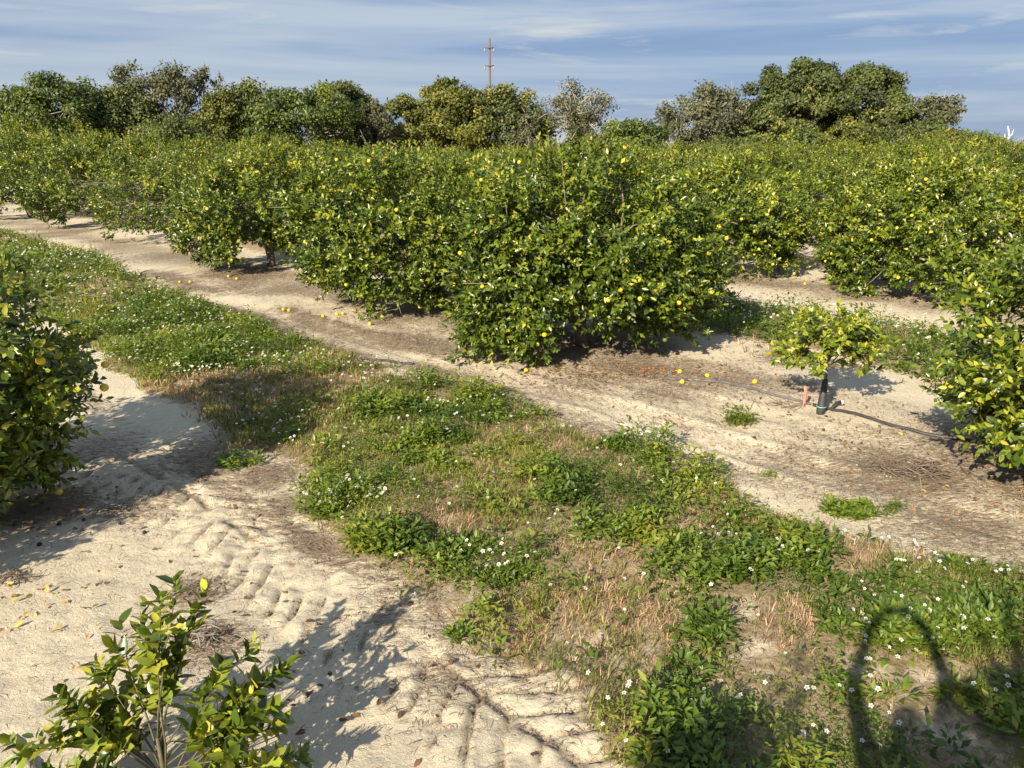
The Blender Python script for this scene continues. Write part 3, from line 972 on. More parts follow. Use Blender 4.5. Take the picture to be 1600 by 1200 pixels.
for px, py in [(23, 820), (92, 818), (62, 852), (128, 829), (187, 817), (131, 812), (225, 828), (1305, 687), (1331, 690), (1346, 692), (1287, 670), (640, 945), (905, 1028), (480, 1085), (515, 1050)]:
    x, y = at(px, py)
    o = add("dried_fruit", ME_fruitlet, None, (x, y, float(ground_h(x, y)) + .012), None, "small black dried fruit lying on bare sand", "dried fruit", "black dried fruits on the sand")
    s_ = rng.uniform(.014, .022)
    o.scale = (s_, s_ * 1.1, s_ * .85)

# ------------------------------------------------------------------ twig piles
ME_stick = []
for k in range(5):
    r_ = np.random.default_rng(300 + k)
    ME_stick.append((make_mesh("stick", *tube(bend_path(np.array([-.5, 0, 0]), np.array([.5, 0, 0]), 5, .05, r_), [.022, .02, .018, .014, .008], 4), M_twig),
                     make_mesh("stick", *tube(bend_path(np.array([-.5, 0, 0]), np.array([.5, 0, 0]), 5, .05, r_), [.022, .02, .018, .014, .008], 4), M_twig_dark)))
def twig_pile(label, px, py, n, rx, ry, ln, dark, lift=.08, seed=0, upright=0.0):
    r_ = np.random.default_rng(seed)
    x, y = at(px, py)
    z = float(ground_h(x, y))
    root = thing("twig_pile", label, "twig pile", (x, y, z))
    for i in range(n):
        a, q = r_.uniform(0, 6.28), abs(r_.normal(0, .5))
        lx, ly = rx * q * math.cos(a), ry * q * math.sin(a)
        gz = float(ground_h(x + lx, y + ly)) - z
        o = add("stick", ME_stick[i % 5][0 if r_.random() > dark else 1], root, (lx, ly, gz + .01 + lift * r_.random() * max(0, 1 - q)))
        l_ = ln * r_.uniform(.5, 1.3)
        th_ = r_.uniform(.15, .36)
        o.scale = (l_, th_ * .6, th_ * .6)
        o.rotation_euler = (r_.uniform(0, 6), r_.normal(0, .12 + upright), r_.uniform(0, 6.28))
twig_pile("tangle of grey dead twigs on the sand in front of the left tree", 175, 795, 80, .30, .22, .22, .35, .07, 1)
twig_pile("flat scatter of brown twigs and straw above the young tree's tip", 310, 918, 60, .26, .16, .16, .75, .02, 2)
twig_pile("pale grey heap of broken twigs just right of the young tree's top", 322, 1000, 90, .22, .18, .15, .35, .05, 3)
twig_pile("dead brown brush pile beside the right tree", 1435, 742, 190, .70, .42, .36, .8, .12, 4, .22)
twig_pile("small tangle of dark twigs at the left edge below the long shadow", 25, 905, 45, .2, .16, .2, .8, .03, 5)
twig_pile("thin dead twigs lying by the hose left of the marker tape", 1215, 632, 26, .40, .22, .3, .7, .02, 6)

# ------------------------------------------------------------------ ground cover
def scatter(n, umin, umax, vmin, vmax, wfun, r):
    u, v = r.uniform(umin, umax, n), r.uniform(vmin, vmax, n)
    x, y = xy_of(u, v)
    px, py, cz = project(np.stack([x, y, np.zeros(n)], 1))
    keep = (px > -120) & (px < 1720) & (py < 1300) & (cz > 1)
    x, y = x[keep], y[keep]
    k = r.random(len(x)) < wfun(x, y)
    return x[k], y[k]
def weeds_from(x, y, r, nleaf, size, hgt, tint0):
    """low leafy plants: stems of opposite leaves round each point"""
    n = len(x)
    z = ground_h(x, y)
    hh = hgt * r.uniform(.4, 1.3, n) * (.35 + 1.5 * smooth(.3, .7, fbm(x * 2.1, y * 2.1, 74, 3)))
    t = r.random((n, nleaf))
    az = r.uniform(0, 6.28, (n, nleaf))
    rad = (.015 + .055 * r.random((n, nleaf))) * (hgt / .12)
    P = np.stack([x[:, None] + rad * np.cos(az), y[:, None] + rad * np.sin(az), z[:, None] + .008 + hh[:, None] * t], -1)
    el = r.normal(.35, .42, (n, nleaf))
    A = np.stack([np.cos(az) * np.cos(el), np.sin(az) * np.cos(el), np.sin(el)], -1)
    N = np.stack([-np.cos(az) * np.sin(el), -np.sin(az) * np.sin(el), np.cos(el)], -1) + r.normal(0, .35, (n, nleaf, 3))
    L = size * r.uniform(.6, 1.2, (n, nleaf)) * (.55 + 1.0 * smooth(.32, .68, fbm(x * 3.3 + 9, y * 3.3, 77, 2)))[:, None]
    T = np.clip(tint0[:, None] + r.normal(0, .13, (n, nleaf)) + .18 * (t - .5), 0, 1)
    f = lambda a_: a_.reshape(-1, *a_.shape[2:])
    V, F, k = leaf_geo(f(P), f(A), norm(f(N)), f(L), f(L) * .42)
    return V, F, np.repeat(f(T), k)
def blades_from(x, y, r, per, ln, wid, lean, tint0, spread=.05):
    n = len(x)
    z = ground_h(x, y)
    az = r.uniform(0, 6.28, (n, per))
    sp = spread * r.random((n, per))
    P = np.stack([x[:, None] + sp * np.cos(az), y[:, None] + sp * np.sin(az), np.repeat(z[:, None], per, 1) - .005], -1)
    le = np.abs(r.normal(lean, .3, (n, per)))
    L = ln * r.uniform(.5, 1.3, (n, per))
    d1 = np.stack([np.cos(az) * np.sin(le * .6), np.sin(az) * np.sin(le * .6), np.cos(le * .6)], -1)
    le2 = np.minimum(le * 1.5 + .25, 1.75)
    d2 = np.stack([np.cos(az) * np.sin(le2), np.sin(az) * np.sin(le2), np.cos(le2)], -1)
    saz = az + r.normal(1.57, .5, (n, per))
    S = np.stack([np.cos(saz), np.sin(saz), np.zeros_like(saz)], -1) * (wid * r.uniform(.7, 1.3, (n, per)))[..., None] * .5
    M_ = P + d1 * (L * .55)[..., None]
    E_ = M_ + d2 * (L * .5)[..., None]
    f = lambda a_: a_.reshape(-1, 3)
    V = np.stack([f(P - S), f(P + S), f(M_ - S * .8), f(M_ + S * .8), f(E_)], 1)
    m_ = len(V)
    ff = np.array([[0, 1, 3], [0, 3, 2], [2, 3, 4]])
    F = (ff[None] + (np.arange(m_) * 5)[:, None, None]).reshape(-1, 3)
    T = np.clip(np.repeat(tint0, per) + r.normal(0, .15, m_), 0, 1)
    return V.reshape(-1, 3), F, np.repeat(T, 5)
def join3(parts):
    V, F = cat_geo([(p[0], p[1]) for p in parts])
    return V, F, np.concatenate([p[2] for p in parts])
def tint_at(x, y, r, base=.42, amp=.5):
    return np.clip(base + amp * (fbm(x * 1.7, y * 1.7, 70, 3) - .5) + r.normal(0, .08, len(x)), 0, 1)

gr = np.random.default_rng(101)
parts = []
wf = lambda x, y: band(x, y) * (green_w(x, y) * .95 + .03) * np.maximum(.25 + .75 * smooth(.36, .5, fbm(x * 3.7, y * 3.7, 79, 2)), smooth(8, 12, uv_of(x, y)[0]))
for n, u0, u1, nl, sz, hg in [(23000, -2, 7.5, 12, .052, .13), (18000, 7.5, 17, 10, .058, .15), (15000, 17, 46, 7, .09, .19)]:
    x, y = scatter(n, u0, u1, 2.6, 8.2, wf, gr)
    parts.append(weeds_from(x, y, gr, nl, sz, hg, tint_at(x, y, gr, .47, 1.1)))
x, y = scatter(9000, -3, 14, 11.2, 15.3, lambda x, y: band(x, y) * .9, gr)
parts.append(weeds_from(x, y, gr, 9, .07, .22, tint_at(x, y, gr, .45)))
V, F, T = join3(parts)
add("weeds", make_mesh("weeds", V, F, M_weed, attrs={"tint": T}), kind="stuff", label="low green weeds covering the middle of the aisle")
parts = []
gf = lambda x, y: band(x, y) * np.clip(.36 + .8 * smooth(.42, .65, fbm(x * .9, y * .9, 30, 3)) - .7 * gsum(x, y, P_bare) + .2 * gsum(x, y, P_dry) - .5 * gsum(x, y, P_green), 0, 1)
for n, u0, u1, per, ln, wd in [(9000, -2, 7.5, 8, .11, .006), (7000, 7.5, 17, 8, .14, .010), (5000, 17, 46, 7, .17, .02)]:
    x, y = scatter(n, u0, u1, 2.6, 8.2, gf, gr)
    parts.append(blades_from(x, y, gr, per, ln, wd, .55, tint_at(x, y, gr, .5)))
V, F, T = join3(parts)
add("grass", make_mesh("grass", V, F, M_grass, attrs={"tint": T}), kind="stuff", label="yellowish green grass blades among the weeds")
parts = []
df = lambda x, y: np.clip(band(x, y) * (.22 + .95 * gsum(x, y, P_dry) + .3 * smooth(.5, .7, fbm(x * 1.3, y * 1.3, 35, 3)) - .6 * gsum(x, y, P_green)), 0, 1)
for n, u0, u1, per, ln, wd in [(15000, -2, 7.5, 9, .085, .005), (9000, 7.5, 17, 7, .11, .009), (3000, 17, 46, 6, .13, .018)]:
    x, y = scatter(n, u0, u1, 2.6, 8.2, df, gr)
    parts.append(blades_from(x, y, gr, per, ln, wd, .75, np.clip(gr.normal(.5, .2, len(x)), 0, 1)))
x, y = scatter(1500, -3, 14, 11.2, 15.8, lambda x, y: .5 + 0 * x, gr)
parts.append(blades_from(x, y, gr, 6, .14, .012, .7, np.clip(gr.normal(.5, .2, len(x)), 0, 1)))
V, F, T = join3(parts)
add("dry_grass", make_mesh("dry_grass", V, F, M_dry, attrs={"tint": T}), kind="stuff", label="dry tan grass patches between the green weeds")

def flowers_geo(x, y, r, size, hgt):
    n = len(x)
    z = ground_h(x, y) + hgt * r.uniform(.7, 1.5, n)
    tilt = norm(np.stack([r.normal(-.15, .35, n), r.normal(-.25, .35, n), np.ones(n)], 1))
    A0 = norm(np.cross(tilt, r.normal(0, 1, (n, 3))))
    B0 = np.cross(tilt, A0)
    k5 = np.arange(5) * 2 * np.pi / 5
    rad = np.cos(k5)[None, :, None] * A0[:, None] + np.sin(k5)[None, :, None] * B0[:, None]
    C = np.stack([x, y, z], 1)
    sz = size * r.uniform(.75, 1.2, n)
    P = C[:, None] + rad * (sz * .12)[:, None, None]
    A = rad + tilt[:, None] * .15
    N = np.repeat(tilt[:, None], 5, 1)
    f = lambda a_: a_.reshape(-1, 3)
    L = np.repeat(sz * .5, 5)
    V, F, k = leaf_geo(f(P), f(A), f(N), L, L * .85)
    OV = np.array([(1, 0, 0), (-.5, .87, 0), (-.5, -.87, 0), (0, 0, .8)])
    OF = np.array([(0, 1, 3), (1, 2, 3), (2, 0, 3)])
    q = OV[None] * (sz * .17)[:, None, None] + (C + tilt * (sz * .05)[:, None])[:, None]
    F2 = (OF[None] + (np.arange(n) * 4)[:, None, None]).reshape(-1, 3)
    stem = []
    S = (r.normal(0, 1, (n, 3)) * (1, 1, 0))
    S = norm(S) * .0018
    B = np.stack([x + r.normal(0, .02, n), y + r.normal(0, .02, n), ground_h(x, y)], 1)
    V3 = np.stack([B - S, B + S, C + S, C - S], 1).reshape(-1, 3)
    F3 = (np.array([[0, 1, 2], [0, 2, 3]])[None] + (np.arange(n) * 4)[:, None, None]).reshape(-1, 3)
    Vv, Ff = cat_geo([(V, F), (q.reshape(-1, 3), F2), (V3, F3)])
    mi = np.concatenate([np.zeros(len(F)), np.ones(len(F2)), np.full(len(F3), 2)])
    T = np.concatenate([np.repeat(r.random(len(L)), k), np.full(len(q.reshape(-1, 3)) + len(V3), .4)])
    return Vv, Ff, mi, T
ff = lambda x, y: np.clip(band(x, y) * (.10 + .95 * gsum(x, y, P_flower)) * smooth(.30, .55, fbm(x * 2.2, y * 2.2, 50, 2)), 0, 1)
acc = []
for n, u0, u1, sz, hg in [(3000, -2, 7.5, .027, .13), (4200, 7.5, 17, .032, .16), (6500, 17, 46, .042, .2)]:
    x, y = scatter(n, u0, u1, 2.6, 8.2, ff, gr)
    acc.append(flowers_geo(x, y, gr, sz, hg))
x, y = scatter(1500, -3, 14, 11.2, 15.3, lambda x, y: band(x, y) * .7, gr)
acc.append(flowers_geo(x, y, gr, .04, .26))
V, F = cat_geo([(a_[0], a_[1]) for a_ in acc])
add("white_flowers", make_mesh("white_flowers", V, F, [M_petal, M_core, M_weed], midx=np.concatenate([a_[2] for a_ in acc]),
    attrs={"tint": np.concatenate([a_[3] for a_ in acc])}), kind="stuff", label="small white wild flowers scattered over the weeds")

# litter straw lying flat
def straw_geo(x, y, r, ln, wd, tint):
    n = len(x)
    z = ground_h(x, y)
    az = r.uniform(0, 6.28, n)
    D = np.stack([np.cos(az), np.sin(az), r.normal(0, .12, n)], 1)
    L = ln * r.uniform(.4, 1.4, n)
    S = np.stack([-np.sin(az), np.cos(az), r.normal(0, .3, n)], 1) * (wd * r.uniform(.6, 1.3, n))[:, None] * .5
    C = np.stack([x, y, z + .006 + .012 * r.random(n)], 1)
    bow = np.stack([np.zeros(n), np.zeros(n), .15 * L], 1) + np.stack([-np.sin(az), np.cos(az), np.zeros(n)], 1) * (L * r.normal(0, .12, n))[:, None]
    P0, P1 = C - D * L[:, None] * .5, C + D * L[:, None] * .5
    P0[:, 2] = np.maximum(P0[:, 2], z + .002)
    P1[:, 2] = np.maximum(P1[:, 2], z + .002)
    V = np.stack([P0, C + bow + S, P1, C + bow - S], 1).reshape(-1, 3)
    F = (np.array([[0, 3, 1], [1, 3, 2]])[None] + (np.arange(n) * 4)[:, None, None]).reshape(-1, 3)
    return V, F, np.repeat(np.clip(r.normal(tint, .22, n), 0, 1), 4)
from bisect import bisect
def lit_at(x, y):
    i = np.clip(np.searchsorted(gx, x), 0, NI - 1)
    j = np.clip(np.searchsorted(gy, y), 0, NJ - 1)
    return lit[i, j]
parts = []
lf = lambda x, y: np.clip(lit_at(x, y) * 1.0 + .05 + .22 * band(x, y) + 1.3 * tread(*uv_of(x, y))[1], 0, 1)
x, y = scatter(170000, -2, 8, -1, 10.5, lf, gr)
parts.append(straw_geo(x, y, gr, .085, .0055, .42))
x, y = scatter(60000, 4, 20, 6, 13, lf, gr)
parts.append(straw_geo(x, y, gr, .12, .008, .5))
x, y = scatter(9000, -2, 10, 14, 20, lf, gr)
parts.append(straw_geo(x, y, gr, .15, .011, .5))
V, F, T = join3(parts)
add("straw_litter", make_mesh("straw_litter", V, F, M_litter, attrs={"tint": T}), kind="stuff", label="brown straw and twig litter on the sand")
cx_, cy_ = scatter(26000, -2, 9, -1, 10, lambda x, y: (1 - band(x, y)) * (.12 + .5 * smooth(.5, .7, fbm(x * 1.8, y * 1.8, 95, 3))), gr)
nz_ = len(cx_)
OCT = np.array([(1, 0, 0), (0, 1, 0), (-1, 0, 0), (0, -1, 0), (0, 0, 1)])
OCF = np.array([(0, 1, 4), (1, 2, 4), (2, 3, 4), (3, 0, 4)])
cs_ = .005 + .010 * gr.random(nz_) ** 3
ca_ = gr.uniform(0, 6.28, nz_)
Vc = OCT[None] * (cs_[:, None] * gr.uniform(.6, 1.2, (nz_, 5)))[..., None]
Vc = np.stack([Vc[..., 0] * np.cos(ca_)[:, None] - Vc[..., 1] * np.sin(ca_)[:, None], Vc[..., 0] * np.sin(ca_)[:, None] + Vc[..., 1] * np.cos(ca_)[:, None], Vc[..., 2] * .8], -1)
Vc = Vc + np.stack([cx_, cy_, ground_h(cx_, cy_) - .001], 1)[:, None]
Fc = (OCF[None] + (np.arange(nz_) * 5)[:, None, None]).reshape(-1, 3)
M_clod = leaf_mat("sand_clod", [(0, (.10, .07, .045)), (.3, (.30, .24, .165)), (.7, (.56, .48, .35)), (1, (.66, .58, .44))], 0.0, .95)
add("sand_clods", make_mesh("sand_clods", Vc.reshape(-1, 3), Fc, M_clod, attrs={"tint": np.repeat(gr.random(nz_), 5)}), kind="stuff", label="small crumbs of sand and debris on the bare ground")
# dead and yellow leaves under the trees
def dead_leaves(n, cx, cy, rx, ry, r, size, tint):
    x, y = cx + r.normal(0, rx, n), cy + r.normal(0, ry, n)
    az = r.uniform(0, 6.28, n)
    P = np.stack([x, y, ground_h(x, y) + .008 + .02 * r.random(n)], 1)
    A = np.stack([np.cos(az), np.sin(az), r.normal(.1, .25, n)], 1)
    N = np.stack([r.normal(0, .4, n), r.normal(0, .4, n), np.ones(n)], 1)
    L = size * r.uniform(.6, 1.2, n)
    V, F, k = leaf_geo(P, A, norm(N), L, L * .5, True)
    return V, F, np.repeat(np.clip(r.normal(tint, .25, n), 0, 1), k)
parts = []
for px, py, n, rx, ry, t in [(990, 580, 420, 1.0, .32, .5), (870, 590, 120, .6, .25, .4), (740, 560, 120, .6, .3, .4), (1180, 440, 300, 1.3, .5, .5), (1430, 465, 350, 1.5, .5, .5), (60, 780, 160, .45, .3, .5),
                             (50, 940, 26, .28, .28, 1.0), (1560, 790, 90, .6, .35, .6), (420, 430, 160, 1.2, .5, .4), (560, 500, 120, .9, .4, .4), (1350, 690, 40, .8, .3, .6), (200, 1010, 14, .3, .3, .9), (420, 1100, 30, .35, .4, .1), (1250, 550, 60, .5, .3, .3), (1150, 640, 90, 1.3, .5, .3), (1400, 720, 110, 1.0, .6, .3), (800, 590, 70, 1.2, .4, .3), (300, 760, 90, .8, .6, .1), (600, 1000, 60, .7, .6, .1), (450, 440, 90, 2.5, 1.0, .3), (250, 900, 40, .6, .5, .2)]:
    parts.append(dead_leaves(n, *at(px, py), rx, ry, gr, .06, t))
V, F, T = join3(parts)
add("fallen_leaves", make_mesh("fallen_leaves", V, F, M_deadleaf, attrs={"tint": T}), kind="stuff", label="dead brown and yellow citrus leaves lying on the ground")

# clumps that stand apart, each its own plant
def weed_clump(label, px, py, n, rx, ry, size, hgt, nfl=0, blades=0, seed=0):
    r = np.random.default_rng(500 + seed)
    cx, cy = at(px, py)
    q = np.sqrt(r.random(n))
    a_ = r.uniform(0, 6.28, n)
    x, y = cx + rx * q * np.cos(a_), cy + ry * q * np.sin(a_)
    root = thing("weed_clump", label, "weed", (cx, cy, float(ground_h(cx, cy))))
    V, F, T = weeds_from(x, y, r, 16, size, hgt, tint_at(x, y, r, .48))
    off = np.array(root.location)
    add("foliage", make_mesh("foliage", V - off, F, M_weed, attrs={"tint": T}), root)
    if blades:
        V, F, T = blades_from(x[:blades], y[:blades], r, 9, hgt * 1.6, .006, .4, tint_at(x[:blades], y[:blades], r, .55), .08)
        add("blades", make_mesh("blades", V - off, F, M_grass, attrs={"tint": T}), root)
    if nfl:
        V, F, mi, T = flowers_geo(x[:nfl], y[:nfl], r, .030, hgt * 1.15)
        add("flowers", make_mesh("flowers", V - off, F, [M_petal, M_core, M_weed], midx=mi, attrs={"tint": T}), root, kind="stuff")
weed_clump("small spiky green weed alone on the bare sand left of the staked tree", 1155, 662, 17, .17, .09, .045, .13, 0, 17, 1)
weed_clump("low green weed runner on brown litter below the brush pile", 1345, 800, 90, .38, .12, .05, .06, 0, 0, 2)
weed_clump("tiny green weed tuft at the edge of the tyre track shadow", 718, 998, 10, .07, .05, .035, .07, 0, 0, 3)
weed_clump("round green weed clump beside the dry grass at the sand edge", 600, 858, 75, .28, .17, .05, .10, 0, 0, 4)
weed_clump("tall dark green weed clump bordering the sand below the bare track", 995, 708, 80, .36, .22, .055, .16, 8, 0, 5)
weed_clump("weed clump crowded with white flowers at the sandy left verge", 545, 795, 90, .42, .24, .045, .14, 60, 0, 6)
weed_clump("leafy weed clump with a few white flowers near the tyre track", 760, 895, 100, .42, .2, .05, .13, 12, 0, 7)
weed_clump("weed clump with bright leaves beside the shadow of raised arms", 1480, 1000, 100, .38, .26, .06, .10, 14, 0, 8)
weed_clump("dark green tuft on the ruts by the left tree's shadow", 375, 725, 26, .2, .13, .05, .08, 0, 0, 9)
weed_clump("tiny green tuft on brown litter right of the tall weed clump", 1195, 745, 10, .1, .06, .04, .06, 0, 0, 10)

# ------------------------------------------------------------------ trees beyond the grove
def bg_tree(label, px, ytop, wpx, D, kind, seed, dens=1.0, base=-.04, wide=1.28, name="oak_tree", cat="tree", bare=0.0, pale=False, aspect=None, group=None, leaf=.42, vine=False):
    r = np.random.default_rng(seed)
    X, H = at_depth(px, ytop, D)
    W = wpx / 1186 * D * wide
    m = {"oak": M_oak, "grey": M_grey, "lush": M_lush, "gold": M_gold}[kind]
    root = thing(name, label, cat, (X, D, 0), 0, group)
    zc, az_ = H * (.54 + base * .5), H * (.46 - base * .5)
    nc = int(86 * dens * (wide / 1.28) ** .5)
    d = norm(r.normal(0, 1, (nc, 3)))
    f = r.uniform(.35, 1, nc) ** .5
    bd, ba = norm(r.normal(0, 1, (14, 3))), r.uniform(-.42, .28, 14)
    sh = 1 + (np.exp((d @ bd.T - 1) / .15) * ba).sum(1)
    C = d * np.array([W / 2, W / 2.2, az_]) * (f * sh * .9)[:, None] + (0, 0, zc)
    C[:, 2] = np.clip(C[:, 2], .6, H * 1.02)
    C[:, 2] *= H * .96 / np.sort(C[:, 2])[-3]
    cr = r.uniform(.07, .14, nc) * W + .25
    cr = np.minimum(cr * .85, 1.7)
    ct = np.clip(r.normal(.42, .2, nc), 0, 1)
    per = np.maximum((31 * dens ** .3 * (cr / .34) ** 1.35).astype(int), 16)
    ci = np.repeat(np.arange(nc), per)
    n = len(ci)
    off = norm(r.normal(0, 1, (n, 3))) * (r.random(n) ** .45)[:, None] * cr[ci][:, None] * (1, 1, .72)
    P = C[ci] + off
    if bare > 0:
        k = r.random(n) > bare
        P, off, ci = P[k], off[k], ci[k]
        n = len(P)
    P[:, 2] = np.maximum(P[:, 2], .2)
    A = norm(r.normal(0, 1, (n, 3)))
    cd = norm((C - (0, 0, zc)) / np.array([W / 2, W / 2.2, az_]))
    N = norm(norm(off) + .7 * cd[ci] + r.normal(0, .42, (n, 3)) + (0, 0, .25))
    L = leaf * D / 110 * r.uniform(.6, 1.3, n)
    V, F, k = leaf_geo(P, A, N, L, L * .62)
    T = np.clip(ct[ci] + r.normal(0, .16, n), 0, 1)
    add("crown", make_mesh("crown", V, F, m, attrs={"tint": np.repeat(T, k)}), root)
    bm = M_palebark if pale else M_oakbark
    tr0 = max(.16, W * .035)
    th = H * r.uniform(.22, .32)
    tp = bend_path(np.array([0, 0, -.3]), np.array([r.normal(0, .3), r.normal(0, .3), th]), 5, .1, r)
    add("trunk", make_mesh("trunk", *tube(tp, np.linspace(tr0 * 1.25, tr0 * .85, 5), 8), bm, smooth_shade=True), root)
    if vine:
        q = r.random((900, 3))
        pz = q[:, 0] * H * .72
        th_ = q[:, 1] * 6.283
        rr_ = (.35 + .75 * q[:, 2]) * (1.15 - pz / H)
        Pv = np.stack([np.interp(pz, tp[:, 2], tp[:, 0]) + rr_ * np.cos(th_) + .25 * np.sin(pz), rr_ * np.sin(th_), pz], 1)
        Lv = r.uniform(.25, .5, 900)
        Vv, Fv, kv = leaf_geo(Pv, norm(r.normal(0, 1, (900, 3)) - (0, 0, .6)), norm(np.stack([np.cos(th_), np.sin(th_), .3 + 0 * th_], 1) + r.normal(0, .4, (900, 3))), Lv, Lv * .6)
        add("vine", make_mesh("vine", Vv, Fv, M_gold, attrs={"tint": np.repeat(r.uniform(.2, .8, 900), kv)}), root)
    limbs = []
    ends = []
    for i in range(6):
        c = C[r.integers(nc)] * (.8, .8, .9)
        pth = bend_path(tp[-1], c, 7, .22, r, .2)
        limbs.append(tube(pth, np.linspace(tr0 * .55, tr0 * .16, 7), 6))
        ends.append(pth)
    for c in C[r.permutation(nc)[:int(26 + 50 * bare)]]:
        p = ends[r.integers(6)][r.integers(2, 6)]
        limbs.append(tube(bend_path(p, c, 5, .16, r), np.linspace(tr0 * .22, tr0 * .06, 5), 4))
    if bare > 0:
        for q_ in range(int(160 * bare)):
            c = C[r.integers(nc)]
            e = c + r.normal(0, .9, 3) + (0, 0, .2)
            limbs.append(tube(bend_path(c, e, 4, .12, r), np.linspace(.09, .03, 4), 4))
    add("branches", make_mesh("branches", *cat_geo(limbs), bm, smooth_shade=True), root)
    return root
TREES = [
 ("round dark green tree at the far left edge of the tree line", 12, 138, 75, 96, "lush", 1, dict(wide=1.45)),
 ("bright green domed tree second from the left of the tree line", 82, 122, 100, 95, "lush", 2, dict(wide=1.45)),
 ("low olive tree filling in right of the bright green dome", 145, 148, 85, 98, "oak", 3, dict(wide=1.45)),
 ("olive grey oak leaning against the tall grey oak's left side", 196, 140, 95, 100, "oak", 4, dict(wide=1.45)),
 ("tall grey oak with open top standing highest on the left", 258, 104, 120, 102, "grey", 5, dict(bare=.3, wide=1.1)),
 ("narrow ragged grey oak top just right of the tall grey oak", 318, 108, 60, 104, "grey", 6, dict(bare=.45, wide=1.0)),
 ("yellow green vine covered tree below the ragged grey top", 340, 145, 60, 94, "gold", 7, {}),
 ("brown green oak in the middle of the left tree line", 402, 138, 105, 99, "oak", 8, dict(wide=1.45)),
 ("dense dark green tree right of the brown green oak", 492, 143, 125, 96, "lush", 9, dict(wide=1.45)),
 ("olive topped oak at the right end of the left tree line", 542, 132, 80, 103, "oak", 10, dict(wide=1.45)),
 ("small grey drooping tree beside the sky gap in the tree line", 585, 165, 48, 98, "grey", 11, dict(bare=.2)),
 ("yellowish oak beginning the middle group right of the sky gap", 640, 153, 80, 104, "gold", 12, {}),
 ("large golden olive oak below and left of the power pole", 700, 136, 120, 108, "gold", 13, dict(dens=1.2)),
 ("slim dark green cedar top rising from the golden oak", 712, 122, 34, 107, "lush", 14, dict(name="cedar_tree")),
 ("green oak crown peeping between the dome and the grey oak", 128, 152, 70, 107, "lush", 35, dict(wide=1.3)),
 ("green oak crown peeping between the vine tree and the brown green oak", 368, 150, 70, 108, "lush", 36, dict(wide=1.3)),
 ("olive oak directly beneath the power pole", 780, 140, 105, 110, "oak", 15, {}),
 ("grey brown low tree between the pole oak and the lichen tree", 832, 178, 70, 104, "grey", 16, dict(bare=.2, wide=1.0)),
 ("open lichen grey tree with a vine covered trunk against the sky", 902, 130, 120, 106, "grey", 17, dict(bare=.66, pale=True, base=.2, wide=1.1, leaf=.36, dens=.8, vine=True)),
 ("small yellow bush at the foot of the lichen grey tree", 922, 212, 34, 92, "gold", 18, dict(name="bush", cat="bush")),
 ("fresh green round shrub standing in the wide sky gap", 985, 194, 100, 100, "lush", 19, dict(name="shrub", cat="shrub")),
 ("sparse grey oak with tangled bare branches left of the great oak", 1102, 137, 145, 128, "grey", 20, dict(bare=.66, pale=True, dens=1.2, wide=1.1, leaf=.45)),
 ("great dark oak, left crown and tallest of the right tree line", 1255, 99, 165, 134, "oak", 21, dict(dens=1.7)),
 ("great dark oak's right neighbour with a broad domed crown", 1350, 108, 145, 137, "oak", 22, dict(dens=1.6)),
 ("dark lower oak filling the gap between the sparse oak and the great oak", 1190, 165, 90, 131, "oak", 23, {}),
 ("small bright yellow green tree in front of the great oak", 1325, 190, 52, 110, "gold", 24, {}),
 ("thin grey oak with pale limbs right of the great oaks", 1458, 153, 85, 132, "grey", 25, dict(bare=.6, pale=True, base=.25, wide=1.1)),
 ("dark green bush group under the thin grey oak", 1440, 200, 110, 112, "oak", 26, dict(name="bush", cat="bush")),
 ("orange tinged bush at the foot of the thin grey oak", 1470, 208, 60, 104, "gold", 27, dict(name="bush", cat="bush")),
 ("low palm green bush at the right end of the tree line", 1512, 210, 44, 108, "lush", 28, dict(name="bush", cat="bush")),
 ("dark bush under the sparse grey oak's tangle", 1130, 222, 90, 118, "oak", 29, dict(name="bush", cat="bush")),
 ("dark understorey bush below the tall grey oak", 270, 190, 120, 90, "oak", 30, dict(name="bush", cat="bush")),
 ("low green bush in front of the great oak's left foot", 1260, 212, 110, 116, "lush", 33, dict(name="bush", cat="bush")),
 ("low green bush in front of the great oak's right foot", 1390, 215, 90, 114, "lush", 34, dict(name="bush", cat="bush")),
]
for lab, px, yt, w, D, kind, sd, kw in TREES:
    bg_tree(lab, px, yt, w, D, kind, 1000 + sd, **kw)
# vine column on the lichen tree
# bleached snag
X, H = at_depth(1578, 197, 100)
sn = thing("dead_tree", "bleached white dead snag sticking up at the far right", "dead tree", (X, 100, 0))
add("trunk", make_mesh("trunk", *tube([(0, 0, -.2), (.2, 0, 1.5), (.05, 0, H * .62), (.12, 0, H * .8), (-.25, 0, H)], [.24, .2, .16, .12, .05], 7), M_snag, smooth_shade=True), sn)
add("branch", make_mesh("branch", *tube([(.05, 0, H * .62), (-.35, 0, H * .74), (-.42, .1, H * .82)], [.1, .08, .03], 6), M_snag, smooth_shade=True), sn)
add("branch", make_mesh("branch", *tube([(.1, 0, H * .75), (.45, 0, H * .8), (.5, -.1, H * .93)], [.08, .06, .02], 6), M_snag, smooth_shade=True), sn)
